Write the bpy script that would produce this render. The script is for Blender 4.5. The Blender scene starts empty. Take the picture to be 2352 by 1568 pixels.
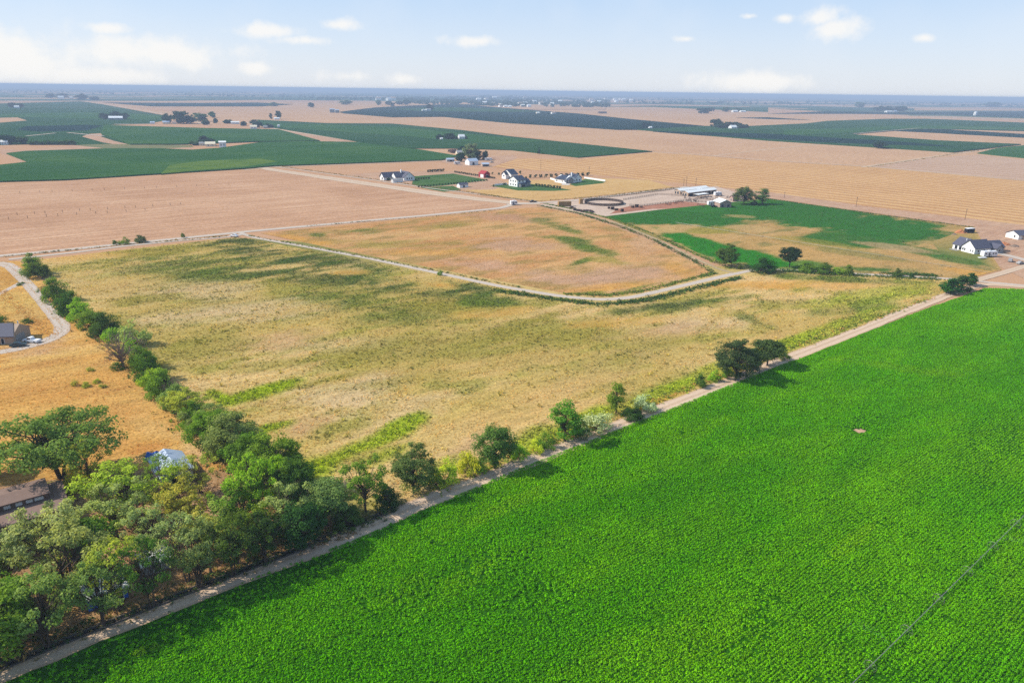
import bpy, math, random
import numpy as np
from mathutils import Vector, Matrix
from mathutils.geometry import delaunay_2d_cdt

# ------------------------------------------------------------------ camera
sc = bpy.context.scene
C = sc.collection
H = 80.0                         # drone height in metres
F = 1630.0                       # focal length in pixels of a 2352 x 1568 view
ROLL = math.atan(0.0136)
PITCH = math.atan((784 - 208.3) * math.cos(ROLL) / F)
_f = np.array([0, math.cos(PITCH), -math.sin(PITCH)])
_r0 = np.array([1.0, 0, 0]); _u0 = np.cross(_r0, _f)
_c, _s = math.cos(ROLL), math.sin(ROLL)
CR = _c * _r0 + _s * _u0
CU = -_s * _r0 + _c * _u0
cam_d = bpy.data.cameras.new('camera')
cam_d.sensor_width = 36; cam_d.lens = 36 * F / 2352
cam_d.clip_start = 1; cam_d.clip_end = 200000
cam = bpy.data.objects.new('camera', cam_d); C.objects.link(cam)
cam.matrix_world = Matrix(((CR[0], CU[0], -_f[0], 0), (CR[1], CU[1], -_f[1], 0), (CR[2], CU[2], -_f[2], H), (0, 0, 0, 1)))
sc.camera = cam

def ray(x, y):
    d = CR * (x - 1176) + CU * (784 - y) + _f * F
    return d / np.linalg.norm(d)
def G(x, y, z=0.0):
    """pixel of the 2352-wide view -> point on the plane at height z"""
    d = CR * (x - 1176) + CU * (784 - y) + _f * F
    t = (z - H) / d[2]
    return np.array([d[0] * t, d[1] * t])
def PXA(X, Y, Z=0.0):
    vx, vy, vz = X, Y, Z - H
    zc = vx * _f[0] + vy * _f[1] + vz * _f[2]
    return 1176 + F * (vx * CR[0] + vy * CR[1] + vz * CR[2]) / zc, 784 - F * (vx * CU[0] + vy * CU[1] + vz * CU[2]) / zc
def pxm(p, z=0.0):
    return F / math.sqrt(p[0] ** 2 + p[1] ** 2 + (H - z) ** 2)
def height_at(p, ytop):
    lo, hi = 0.0, 60.0
    for _ in range(40):
        m = (lo + hi) / 2
        if PXA(p[0], p[1], m)[1] > ytop: lo = m
        else: hi = m
    return lo

# ------------------------------------------------------------------ sky, sun, exposure
SUN_EL = math.radians(39)
SUN_AZ = (-math.cos(math.radians(-2)), -math.sin(math.radians(-2)))
S = Vector((SUN_AZ[0] * math.cos(SUN_EL), SUN_AZ[1] * math.cos(SUN_EL), math.sin(SUN_EL))).normalized()
sun_d = bpy.data.lights.new('sun', 'SUN'); sun_d.energy = 4.8; sun_d.angle = math.radians(0.53); sun_d.color = (1.0, 0.94, 0.84)
sun = bpy.data.objects.new('sun', sun_d); C.objects.link(sun)
sun.rotation_euler = (-S).to_track_quat('-Z', 'Y').to_euler()
sc.view_settings.view_transform = 'Standard'; sc.view_settings.look = 'None'
sc.view_settings.exposure = 0.6; sc.view_settings.gamma = 1.0; sc.view_settings.use_curve_mapping = False
sc.cycles.use_denoising = False                # the fine grain of leaves and stubble stays crisp
sc.cycles.max_bounces = 5; sc.cycles.diffuse_bounces = 2; sc.cycles.glossy_bounces = 2
sc.cycles.transmission_bounces = 3; sc.cycles.volume_bounces = 0; sc.cycles.transparent_max_bounces = 4
sc.cycles.caustics_reflective = False; sc.cycles.caustics_refractive = False

class NT:
    """small helper round a node tree"""
    def __init__(s, tree): s.t = tree; s.n = tree.nodes; s.l = tree.links; s.n.clear()
    def add(s, typ, ins=None, **kw):
        nd = s.n.new(typ)
        for k, v in kw.items(): setattr(nd, k, v)
        if ins:
            for k, v in ins.items():
                sock = nd.inputs[k]
                if isinstance(v, bpy.types.NodeSocket): s.l.new(v, sock)
                else: sock.default_value = v
        return nd
    def math(s, op, a, b=0.0, c=0.0, clamp=False):
        return s.add('ShaderNodeMath', {0: a, 1: b, 2: c}, operation=op, use_clamp=clamp).outputs[0]
    def mix(s, f, a, b, blend='MIX'):
        nd = s.add('ShaderNodeMix', data_type='RGBA', blend_type=blend)
        for k, v in ((0, f), (6, a), (7, b)):
            if isinstance(v, bpy.types.NodeSocket): s.l.new(v, nd.inputs[k])
            else: nd.inputs[k].default_value = (tuple(v) + (1,))[:4] if k else v
        return nd.outputs[2]
    def noise(s, vec, scale, detail=3, rough=0.55, dist=0.0):
        return s.add('ShaderNodeTexNoise', {'Vector': vec, 'Scale': scale, 'Detail': detail, 'Roughness': rough, 'Distortion': dist}).outputs[0]
    def ramp(s, fac, stops, interp='LINEAR'):
        nd = s.add('ShaderNodeValToRGB', {0: fac}); cr = nd.color_ramp; cr.interpolation = interp
        while len(cr.elements) < len(stops): cr.elements.new(0.5)
        for e, (p, c) in zip(cr.elements, stops):
            e.position = p; e.color = (tuple(c) + (1,))[:4] if hasattr(c, '__len__') else (c, c, c, 1)
        return nd.outputs[0]
    def rng(s, v, a, b, c=0.0, d=1.0, smooth=True):
        return s.add('ShaderNodeMapRange', {0: v, 1: a, 2: b, 3: c, 4: d}, interpolation_type='SMOOTHSTEP' if smooth else 'LINEAR').outputs[0]

world = bpy.data.worlds.new('World'); sc.world = world; world.use_nodes = True
world.cycles.sampling_method = 'MANUAL'; world.cycles.sample_map_resolution = 256
w = NT(world.node_tree)
sky = w.add('ShaderNodeTexSky', sky_type='NISHITA', sun_disc=False, sun_elevation=SUN_EL,
            sun_rotation=math.atan2(S.x, S.y), altitude=800, air_density=1.0, dust_density=1.6, ozone_density=1.0)
SKY_STRENGTH = 0.094
dirv = w.add('ShaderNodeTexCoord').outputs['Generated']
sep = w.add('ShaderNodeSeparateXYZ', {0: dirv})
az = w.math('ARCTAN2', sep.outputs[0], sep.outputs[1])
el = w.math('ARCSINE', sep.outputs[2])
n1 = w.noise(dirv, 26.0, 5, 0.62); n2 = w.noise(dirv, 9.0, 3, 0.55)
# (x, y, half width, half height, strength) of the small cumulus clouds, turned into sky directions
CLOUDS = [(20, 138, 120, 56, 1.0), (235, 176, 115, 20, 1.0), (330, 122, 155, 28, 1.0), (620, 72, 75, 15, .9), (700, 93, 70, 12, .85),
          (775, 58, 50, 15, .75), (590, 158, 46, 14, .8), (800, 176, 75, 15, .75), (922, 182, 46, 13, .85),
          (1090, 95, 66, 14, .75), (1720, 38, 24, 8, .7), (1575, 90, 26, 8, .65), (1804, 43, 26, 12, .85), (1878, 42, 44, 20, .95),
          (1915, 66, 50, 20, 1.0), (2125, 88, 26, 10, .75), (1735, 188, 130, 22, .95), (250, 66, 52, 14, .6),
          (2600, 110, 110, 28, .8), (-420, 90, 150, 38, .95)]
pv = w.add('ShaderNodeCombineXYZ', {0: az, 1: el, 2: 0.0}).outputs[0]
total = None
for (x, y, rx, ry, op) in CLOUDS:
    d = ray(x, y); a0 = math.atan2(d[0], d[1]); e0 = math.asin(d[2]); kx = F / rx; ky = F / ry
    q = w.add('ShaderNodeVectorMath', {0: pv, 1: (kx, ky, 0), 2: (-a0 * kx, -e0 * ky, 0)}, operation='MULTIPLY_ADD').outputs[0]
    m = w.math('SUBTRACT', op, w.add('ShaderNodeVectorMath', {0: q}, operation='LENGTH').outputs['Value'])
    total = m if total is None else w.math('MAXIMUM', total, m)
total = w.rng(w.math('ADD', total, w.math('MULTIPLY_ADD', n1, 2.3, -1.22)), -0.42, 0.62, 0.0, 0.88)
# a pale summer sky: the physical sky washed out by thin high veil
veil = w.math('MULTIPLY', w.rng(n2, 0.4, 0.75), 0.16)
grad = w.ramp(w.math('MULTIPLY', el, 1.5), [(0.0, (0.60, 0.63, 0.685)), (0.09, (0.50, 0.58, 0.70)), (0.19, (0.375, 0.51, 0.70)), (0.6, (0.26, 0.42, 0.68))])
grad = w.add('ShaderNodeVectorMath', {0: grad, 3: 10.0}, operation='SCALE').outputs[0]
pale = w.mix(0.8, sky.outputs[0], grad)
c1 = w.mix(veil, pale, (6.3, 6.5, 6.8))
c2 = w.mix(total, c1, (6.9, 6.8, 6.6))
bg = w.add('ShaderNodeBackground', {0: c2, 1: SKY_STRENGTH})
w.l.new(bg.outputs[0], w.add('ShaderNodeOutputWorld').inputs[0])

# ------------------------------------------------------------------ colours and materials
K = 0.56                                       # display value -> base colour
HAZE_D = 1.8e-4                                # air, per metre
def lin(c):
    return tuple(((v / 255) / 12.92 if v / 255 < 0.04045 else ((v / 255 + 0.055) / 1.055) ** 2.4) for v in c)
def alb(c, k=K):
    return tuple(min(v * k, 0.9) for v in lin(c))
def labn(a, k=K):
    a = np.asarray(a, float) / 255
    return np.where(a < 0.04045, a / 12.92, ((a + 0.055) / 1.055) ** 2.4) * k

def newmat(name):
    m = bpy.data.materials.new(name); m.use_nodes = True
    return m, NT(m.node_tree)
def finish(n, shader):
    n.l.new(shader, n.add('ShaderNodeOutputMaterial').inputs[0])
ANG = math.radians(39)                          # the fields' grid
XD = np.array([math.cos(ANG), math.sin(ANG)]); YD = np.array([-math.sin(ANG), math.cos(ANG)])

def plain(name, col, rough=0.8, vary=0.12, scale=3.0, metal=0.0, k=K, spec=0.3):
    m, n = newmat(name)
    pos = n.add('ShaderNodeNewGeometry').outputs['Position']
    base = alb(col, k)
    f = n.noise(pos, scale, 4, 0.6)
    c = n.mix(f, tuple(v * (1 - vary) for v in base), tuple(min(v * (1 + vary), .95) for v in base))
    b = n.add('ShaderNodeBsdfPrincipled', {'Base Color': c, 'Roughness': rough, 'Metallic': metal, 'Specular IOR Level': spec})
    finish(n, b.outputs[0]); return m

def field_mat(name, cols, scale=0.02, row_ang=39, row_period=None, row_col=None, row_amt=0.5, fine=0.8, bump=0.15, k=K, streak=0.35):
    """cols: two or three display colours mixed by large patches, streaks along the rows and fine grain"""
    m, n = newmat(name)
    pos = n.add('ShaderNodeNewGeometry').outputs['Position']
    rot = n.add('ShaderNodeMapping', {'Vector': pos, 'Rotation': (0, 0, -math.radians(row_ang))}).outputs[0]
    st = n.add('ShaderNodeMapping', {'Vector': rot, 'Scale': (0.012, 0.28, 1)}).outputs[0]
    big = n.noise(pos, scale, 4, 0.6, 0.6)
    sn = n.noise(st, 1.0, 3, 0.6)
    fac = n.math('ADD', n.math('MULTIPLY', big, 1 - streak), n.math('MULTIPLY', sn, streak))
    cs = [alb(c, k) for c in cols]
    stops = [(0.36, cs[0]), (0.64, cs[1])] if len(cs) == 2 else [(0.34, cs[0]), (0.5, cs[1]), (0.66, cs[2])]
    c = n.ramp(fac, stops)
    if row_period:
        sx = n.add('ShaderNodeSeparateXYZ', {0: rot}).outputs[1]
        wob = n.math('MULTIPLY', n.math('SUBTRACT', n.noise(pos, 0.01, 2), 0.5), row_period * 0.9)
        ph = n.math('FRACT', n.math('MULTIPLY', n.math('ADD', sx, wob), 1 / row_period))
        tri = n.math('ABSOLUTE', n.math('SUBTRACT', ph, 0.5))
        rf = n.math('MULTIPLY', n.rng(tri, 0.12, 0.4), n.rng(n.noise(st, 3.0, 3), 0.3, 0.62, 0.25, 1.0))
        c = n.mix(n.math('MULTIPLY', rf, row_amt), c, alb(row_col, k))
    g1 = n.noise(pos, fine, 5, 0.7)
    c = n.mix(1.0, c, n.ramp(g1, [(0.3, 0.74), (0.7, 1.26)]), 'MULTIPLY')
    c = n.mix(1.0, c, n.ramp(n.noise(n.add('ShaderNodeMapping', {'Vector': rot, 'Scale': (0.05, 0.6, 1)}).outputs[0], 1.0, 4, 0.65), [(0.3, 0.82), (0.7, 1.18)]), 'MULTIPLY')
    bp = n.add('ShaderNodeBump', {'Height': n.noise(pos, fine * 1.3, 5, 0.7), 'Strength': bump, 'Distance': 0.5}).outputs[0]
    b = n.add('ShaderNodeBsdfDiffuse', {'Color': c, 'Normal': bp})
    finish(n, b.outputs[0]); return m

def attr_mat(name, fine=1.2, bump=0.35, amp=0.3):
    """ground whose patches of growth come from the colour attribute of the mesh; grain from noise"""
    m, n = newmat(name)
    pos = n.add('ShaderNodeNewGeometry').outputs['Position']
    c = n.add('ShaderNodeAttribute', attribute_name='Col').outputs['Color']
    g1 = n.noise(pos, fine, 6, 0.75)
    c = n.mix(1.0, c, n.ramp(g1, [(0.36, 1 - amp), (0.64, 1 + amp)]), 'MULTIPLY')
    rot = n.add('ShaderNodeMapping', {'Vector': pos, 'Rotation': (0, 0, -ANG)}).outputs[0]
    g2 = n.noise(n.add('ShaderNodeMapping', {'Vector': rot, 'Scale': (0.12, 0.5, 1)}).outputs[0], 1.0, 5, 0.7)
    c = n.mix(1.0, c, n.ramp(g2, [(0.3, (0.80, 0.82, 0.8)), (0.7, (1.2, 1.18, 1.14))]), 'MULTIPLY')
    bp = n.add('ShaderNodeBump', {'Height': n.noise(pos, fine * 1.5, 6, 0.75), 'Strength': bump, 'Distance': 0.5}).outputs[0]
    finish(n, n.add('ShaderNodeBsdfDiffuse', {'Color': c, 'Normal': bp}).outputs[0]); return m

def leaf_mat(name, source='object', trans=0.48):
    m, n = newmat(name)
    if source == 'object': base = n.add('ShaderNodeObjectInfo').outputs['Color']
    else: base = n.add('ShaderNodeAttribute', attribute_name='tcol', attribute_type='INSTANCER').outputs['Color']
    lv = n.add('ShaderNodeAttribute', attribute_name='lv').outputs['Fac']
    c = n.mix(1.0, base, n.ramp(lv, [(0.0, (0.55, 0.6, 0.6)), (0.5, (1, 1, 1)), (1.0, (1.55, 1.4, 1.2))]), 'MULTIPLY')
    d = n.add('ShaderNodeBsdfDiffuse', {'Color': c}).outputs[0]
    t = n.add('ShaderNodeBsdfTranslucent', {'Color': n.mix(1.0, c, (1.1, 1.1, 0.6), 'MULTIPLY')}).outputs[0]
    finish(n, n.add('ShaderNodeMixShader', {0: trans, 1: d, 2: t}).outputs[0]); return m

# ------------------------------------------------------------------ mesh helpers
def link(o, parent=None):
    C.objects.link(o)
    if parent is not None: o.parent = parent
    return o
def npmesh(name, V, Fq, attrs=None, smooth=False):
    """V (n,3), Fq (m,3|4) index array"""
    V = np.asarray(V, np.float32); Fq = np.asarray(Fq, np.int32)
    me = bpy.data.meshes.new(name); k = Fq.shape[1]
    me.vertices.add(len(V)); me.vertices.foreach_set('co', V.ravel())
    me.loops.add(Fq.size); me.loops.foreach_set('vertex_index', Fq.ravel())
    me.polygons.add(len(Fq)); me.polygons.foreach_set('loop_start', np.arange(0, Fq.size, k, dtype=np.int32))
    me.update(calc_edges=True)
    for an, arr in (attrs or {}).items():
        arr = np.asarray(arr, np.float32)
        if arr.ndim == 1:
            me.attributes.new(an, 'FLOAT', 'POINT').data.foreach_set('value', arr)
        else:
            a4 = np.ones((len(arr), 4), np.float32); a4[:, :3] = arr
            me.attributes.new(an, 'FLOAT_COLOR', 'POINT').data.foreach_set('color', a4.ravel())
    return me
def tag(o, label=None, cat=None, group=None, kind=None):
    if label: o['label'] = label
    if cat: o['category'] = cat
    if group: o['group'] = group
    if kind: o['kind'] = kind
    return o
def thing(name, label, cat, loc=(0, 0, 0), rz=0.0, group=None):
    o = bpy.data.objects.new(name, None); o.empty_display_size = 0.5
    link(o); o.location = loc; o.rotation_euler = (0, 0, rz)
    return tag(o, label, cat, group)
class MB:
    def __init__(s): s.v = []; s.f = []
    def quadbox(s, x0, x1, y0, y1, z0, z1):
        b = len(s.v)
        s.v += [(x0, y0, z0), (x1, y0, z0), (x1, y1, z0), (x0, y1, z0), (x0, y0, z1), (x1, y0, z1), (x1, y1, z1), (x0, y1, z1)]
        s.f += [tuple(b + i for i in q) for q in ((3, 2, 1, 0), (4, 5, 6, 7), (0, 1, 5, 4), (1, 2, 6, 5), (2, 3, 7, 6), (3, 0, 4, 7))]
        return s
    def prism(s, prof, y0, y1, axis='y'):
        """profile of (x,z) extruded along y, or (y,z) along x"""
        b = len(s.v); n = len(prof)
        for t in (y0, y1):
            for (p, z) in prof: s.v.append((p, t, z) if axis == 'y' else (t, p, z))
        s.f.append(tuple(b + i for i in range(n))); s.f.append(tuple(b + n + i for i in reversed(range(n))))
        for i in range(n): j = (i + 1) % n; s.f.append((b + j, b + i, b + n + i, b + n + j))
        return s
    def tube(s, pts, rad, sides=5):
        pts = [Vector(p) for p in pts]; b = len(s.v)
        for i, p in enumerate(pts):
            d = (pts[min(i + 1, len(pts) - 1)] - pts[max(i - 1, 0)]).normalized()
            a = d.cross(Vector((0, 0, 1)) if abs(d.z) < 0.9 else Vector((1, 0, 0))).normalized(); c = d.cross(a)
            r = rad[i] if hasattr(rad, '__len__') else rad
            for k in range(sides):
                t = 2 * math.pi * k / sides
                s.v.append(tuple(p + a * (r * math.cos(t)) + c * (r * math.sin(t))))
        for i in range(len(pts) - 1):
            for k in range(sides):
                q = (k + 1) % sides
                s.f.append((b + i * sides + k, b + i * sides + q, b + (i + 1) * sides + q, b + (i + 1) * sides + k))
        s.f.append(tuple(b + k for k in reversed(range(sides)))); s.f.append(tuple(b + (len(pts) - 1) * sides + k for k in range(sides)))
        return s
    def ring(s, c, axis, R, r, seg=16, sides=4):
        pts = []
        for i in range(seg + 1):
            t = 2 * math.pi * i / seg
            p = {'x': (0, math.cos(t) * R, math.sin(t) * R), 'y': (math.cos(t) * R, 0, math.sin(t) * R), 'z': (math.cos(t) * R, math.sin(t) * R, 0)}[axis]
            pts.append((c[0] + p[0], c[1] + p[1], c[2] + p[2]))
        return s.tube(pts, r, sides)
    def cyl(s, c, axis, R, h, seg=14):
        b = len(s.v)
        for t in (-h / 2, h / 2):
            for i in range(seg):
                a = 2 * math.pi * i / seg; p, q = math.cos(a) * R, math.sin(a) * R
                s.v.append((c[0] + (t if axis == 'x' else p), c[1] + (t if axis == 'y' else (p if axis == 'x' else q)), c[2] + (t if axis == 'z' else q)))
        s.f.append(tuple(b + i for i in reversed(range(seg)))); s.f.append(tuple(b + seg + i for i in range(seg)))
        for i in range(seg): j = (i + 1) % seg; s.f.append((b + i, b + j, b + seg + j, b + seg + i))
        return s
    def build(s, name, mat, parent=None, smooth=False):
        me = bpy.data.meshes.new(name); me.from_pydata(s.v, [], s.f); me.update()
        import bmesh
        bm = bmesh.new(); bm.from_mesh(me); bmesh.ops.recalc_face_normals(bm, faces=bm.faces); bm.to_mesh(me); bm.free()
        if smooth: me.polygons.foreach_set('use_smooth', [True] * len(me.polygons))
        if mat: me.materials.append(mat)
        return link(bpy.data.objects.new(name, me), parent)
def copy_tree(o, parent=None):
    c = o.copy(); C.objects.link(c)
    if parent is not None: c.parent = parent
    for ch in list(o.children): copy_tree(ch, c)
    return c

def ordw(n):
    one = ['', 'first', 'second', 'third', 'fourth', 'fifth', 'sixth', 'seventh', 'eighth', 'ninth', 'tenth', 'eleventh', 'twelfth', 'thirteenth', 'fourteenth', 'fifteenth', 'sixteenth', 'seventeenth', 'eighteenth', 'nineteenth']
    if n < 20: return one[n]
    t = {2: ('twentieth', 'twenty'), 3: ('thirtieth', 'thirty'), 4: ('fortieth', 'forty')}[n // 10]
    return t[0] if n % 10 == 0 else t[1] + '-' + one[n % 10]
# value noise in numpy, for patch outlines and scatter
def vnoise(x, y, seed=0):
    xi = np.floor(x).astype(np.int64); yi = np.floor(y).astype(np.int64); fx = x - xi; fy = y - yi
    fx = fx * fx * (3 - 2 * fx); fy = fy * fy * (3 - 2 * fy)
    def h(a, b):
        n = (a * 374761393 + b * 668265263 + seed * 982451653) & 0x7fffffff
        n = ((n ^ (n >> 13)) * 1274126177) & 0x7fffffff
        return ((n ^ (n >> 16)) & 0xffff) / 65535.0
    return (h(xi, yi) * (1 - fx) + h(xi + 1, yi) * fx) * (1 - fy) + (h(xi, yi + 1) * (1 - fx) + h(xi + 1, yi + 1) * fx) * fy
def fbm(x, y, seed=0, oct=4):
    s = 0; a = 0.5; t = 0
    for i in range(oct):
        s = s + a * vnoise(x * 2 ** i, y * 2 ** i, seed + i * 17); t += a; a *= 0.55
    return s / t
def inside(poly, x, y):
    poly = np.asarray(poly); r = np.zeros(np.shape(x), bool); n = len(poly)
    for i in range(n):
        x0, y0 = poly[i]; x1, y1 = poly[(i + 1) % n]
        if y0 == y1: continue
        c = ((y0 > y) != (y1 > y)) & (x < (x1 - x0) * (y - y0) / (y1 - y0) + x0)
        r ^= c
    return r
# ================================================================== the ground
def ground_mat():
    m, n = newmat('ground')
    pos = n.add('ShaderNodeNewGeometry').outputs['Position']
    rot = n.add('ShaderNodeMapping', {'Vector': pos, 'Rotation': (0, 0, -ANG)}).outputs[0]
    near = n.mix(n.noise(pos, 0.03, 4, 0.6, 0.4), alb((204, 156, 118)), alb((222, 176, 136)))
    near = n.mix(1.0, near, n.ramp(n.noise(pos, 0.9, 5, 0.7), [(0.25, 0.8), (0.75, 1.15)]), 'MULTIPLY')
    sc_ = n.add('ShaderNodeMapping', {'Vector': rot, 'Scale': (1 / 900, 1 / 520, 0)}).outputs[0]
    vor = n.add('ShaderNodeTexVoronoi', {'Vector': sc_, 'Scale': 1.0, 'Randomness': 0.55}, distance='CHEBYCHEV', voronoi_dimensions='2D').outputs['Color']
    h = n.add('ShaderNodeSeparateColor', {0: vor}).outputs[0]
    far = n.ramp(h, [(0.0, alb((70, 98, 72))), (0.24, alb((92, 112, 84))), (0.42, alb((200, 162, 132))), (0.62, alb((62, 92, 74))), (0.74, alb((120, 126, 98))), (0.88, alb((206, 172, 140)))], 'CONSTANT')
    sp = n.add('ShaderNodeSeparateXYZ', {0: pos})
    d = n.math('SQRT', n.math('ADD', n.math('MULTIPLY', sp.outputs[0], sp.outputs[0]), n.math('MULTIPLY', sp.outputs[1], sp.outputs[1])))
    c = n.mix(n.rng(d, 3300, 3400), near, far)
    finish(n, n.add('ShaderNodeBsdfDiffuse', {'Color': c}).outputs[0]); return m
E_ = 46000.0
g_me = npmesh('ground', [(-E_, -E_, 0), (E_, -E_, 0), (E_, E_, 0), (-E_, E_, 0)], [(0, 1, 2, 3)])
g_me.materials.append(ground_mat())
tag(link(bpy.data.objects.new('ground', g_me)), 'flat tan farmland stretching to the hazy horizon', kind='structure')

_z = [0.02]
FZ = {}                                         # height of each near field's sheet
def layer():
    _z[0] += 0.0015
    return _z[0]
def poly_px(pts): return [G(x, y) for x, y in pts]
def sheet(name, label, pts, mat, h=None, px=True, kind='structure'):
    """a field as a sheet, or as a slab when the crop has a height"""
    P = poly_px(pts) if px else pts
    z = layer()
    n = len(P)
    if h is None:
        V = [(p[0], p[1], z) for p in P]; Fc = [tuple(range(n))]
    else:
        V = [(p[0], p[1], h + z) for p in P] + [(p[0], p[1], 0) for p in P]
        Fc = [tuple(range(n))] + [(i, (i + 1) % n, n + (i + 1) % n, n + i) for i in range(n)]
    me = bpy.data.meshes.new(name); me.from_pydata(V, [], Fc); me.update(); me.materials.append(mat)
    a = sum(P[i][0] * P[(i + 1) % n][1] - P[(i + 1) % n][0] * P[i][1] for i in range(n))
    if a < 0: me.flip_normals()
    return tag(link(bpy.data.objects.new(name, me)), label, kind=kind)

FM = {
 'stubble': field_mat('stubble', [(190, 144, 110), (210, 164, 128), (230, 188, 152)], 0.012, 39, streak=0.6, fine=0.5),
 'stubble_far': field_mat('stubble_far', [(208, 164, 126), (220, 178, 138)], 0.006, 39, streak=0.4, fine=0.2),
 'striped': field_mat('striped', [(200, 148, 100), (214, 164, 114)], 0.01, -50, 15, (244, 202, 140), 0.75, fine=0.4),
 'striped2': field_mat('striped2', [(196, 158, 130), (210, 174, 146)], 0.01, -46, 26, (222, 190, 160), 0.6, fine=0.4),
 'corn': field_mat('corn', [(48, 92, 46), (62, 106, 52), (88, 122, 54)], 0.008, 39, 6.0, (42, 82, 44), 0.5, streak=0.55, fine=0.5, bump=0.5),
 'beet': field_mat('beet', [(34, 74, 42), (52, 92, 52), (72, 106, 58)], 0.006, 39, 7.0, (34, 72, 44), 0.4, streak=0.6, fine=0.4, bump=0.5),
 'darkcrop': field_mat('darkcrop', [(22, 52, 50), (32, 62, 56)], 0.006, -51, fine=0.3, bump=0.5),
 'limecrop': field_mat('limecrop', [(62, 104, 48), (108, 132, 52), (72, 110, 50)], 0.02, 39, fine=0.5, bump=0.4),
 'lawn': field_mat('lawn', [(70, 108, 56), (104, 126, 72)], 0.05, 39, 5, (50, 100, 54), 0.5, fine=0.8),
 'gold': field_mat('gold', [(212, 168, 108), (226, 186, 124)], 0.03, 39, streak=0.5, fine=0.6),
 'sand': field_mat('sand', [(214, 186, 164), (224, 198, 176)], 0.05, 39, fine=0.5, streak=0.2),
 'reddirt': field_mat('reddirt', [(176, 120, 96), (194, 138, 112)], 0.06, 39, fine=0.7),
 'dirt': field_mat('dirt', [(196, 152, 122), (214, 176, 144)], 0.06, 39, fine=0.9),
 'drygreen': field_mat('drygreen', [(120, 126, 84), (150, 140, 98)], 0.05, 39, fine=0.7),
}
# ---- far plain, traced field by field
sheet('stubble_field', 'wide pale tan stubble field left of the centre, above the gravel road', [(-500, 470), (0, 424), (160, 417), (560, 394), (625, 386), (900, 424), (1180, 463), (1150, 477), (588, 530), (250, 561), (0, 587), (-500, 640)], FM['stubble'])
sheet('stubble_field', 'far pinkish stubble plain beyond the green fields in the middle', [(190, 236), (460, 231), (830, 232), (1100, 236), (1400, 246), (1700, 246), (2000, 262), (2352, 282), (2700, 300), (2700, 430), (2352, 415), (1764, 368), (1500, 348), (1176, 310), (900, 282), (480, 284), (400, 268), (240, 240)], FM['stubble_far'])
sheet('crop_field', 'blue green crop field far left, reaching to the scattered farmsteads', [(-700, 246), (0, 238), (185, 233), (240, 241), (410, 271), (340, 285), (238, 288), (216, 302), (165, 300), (190, 312), (170, 330), (-700, 350)], FM['beet'])
sheet('crop_field', 'green ground between the canal bend and the far left crop', [(140, 296), (240, 288), (236, 306), (300, 333), (170, 334), (120, 315)], FM['beet'])
sheet('stubble_field', 'small tan stubble wedge at the left edge of the far green field', [(-300, 276), (0, 271), (40, 270), (62, 277), (0, 282), (-300, 292)], FM['stubble_far'])
sheet('crop_field', 'narrow dark crop strip on the far left below the horizon', [(236, 236), (460, 237), (590, 236), (672, 240), (600, 245), (350, 245)], FM['darkcrop'], 0.7)
sheet('crop_field', 'green crop field left of the centre behind the dirt canal strip', [(240, 289), (470, 296), (640, 299), (735, 325), (588, 327), (420, 333), (300, 333), (232, 308)], FM['corn'], 1.6)
sheet('crop_field', 'big green corn field on the left, in front of the canal strip', [(-600, 458), (0, 419), (150, 415), (560, 389), (625, 383), (1013, 369), (1053, 360), (963, 345), (920, 341), (820, 328), (700, 326), (600, 328), (510, 341), (440, 346), (370, 343), (240, 343), (60, 349), (15, 354), (66, 374), (0, 381), (-600, 392)], FM['corn'], 1.2)
sheet('crop_field', 'yellow green patch in the near edge of the big corn field', [(370, 402), (390, 382), (470, 372), (600, 367), (640, 374), (560, 386)], FM['limecrop'], 1.26)
sheet('crop_field', 'long green crop field in the middle distance behind the farmyard', [(590, 276), (752, 284), (900, 285), (1060, 300), (1176, 315), (1498, 349), (1328, 363), (1176, 346), (1040, 342), (925, 342), (820, 326), (640, 296), (600, 291)], FM['beet'], 1.0)
sheet('crop_field', 'dark blue green crop field far off below the town', [(780, 258), (860, 248), (930, 244), (1030, 240), (1090, 241), (1176, 250), (1330, 262), (1450, 275), (1622, 291), (1500, 299), (1420, 299), (1300, 291), (1176, 284), (1100, 277), (1020, 269), (900, 270), (790, 261)], FM['darkcrop'], 1.4)
sheet('stubble_field', 'thin far tan strip in front of the town', [(1090, 243), (1200, 247), (1390, 249), (1390, 252), (1200, 252)], FM['stubble_far'], 1.5)
sheet('crop_field', 'wide dark green crop field right of the centre with a pointed near corner', [(1463, 299), (1622, 291), (1720, 291), (1850, 285), (1900, 279), (2040, 274), (2130, 274), (2352, 283), (2700, 300), (2700, 322), (2352, 302), (2150, 297), (2050, 301), (1956, 310), (2150, 324), (2345, 333), (2190, 351), (1764, 324)], FM['beet'], 1.5)
sheet('stubble_field', 'tan stubble wedge cut into the dark green field on the far right', [(1958, 309), (2060, 302), (2150, 306), (2352, 319), (2700, 340), (2700, 352), (2352, 333), (2150, 323)], FM['stubble_far'], 0.2)
sheet('crop_field', 'dark crop strip above the stubble wedge on the far right', [(2050, 301), (2110, 295), (2352, 309), (2700, 328), (2700, 338), (2352, 317)], FM['darkcrop'], 1.0)
sheet('crop_field', 'green crop corner at the right edge beyond the striped stubble', [(2244, 353), (2292, 341), (2352, 335), (2600, 330), (2600, 395), (2352, 364), (2290, 358)], FM['corn'], 0.9)
sheet('crop_field', 'far dark crop strip on the right below the horizon', [(1764, 262), (1900, 256), (2060, 258), (2352, 256), (2700, 262), (2700, 285), (2352, 271), (2170, 264), (1950, 262)], FM['darkcrop'], 0.7)
sheet('crop_field', 'thin far dark crop sliver right of the far farmsteads', [(1690, 271), (1764, 270), (1860, 276), (1764, 274)], FM['darkcrop'], 0.6)
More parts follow.
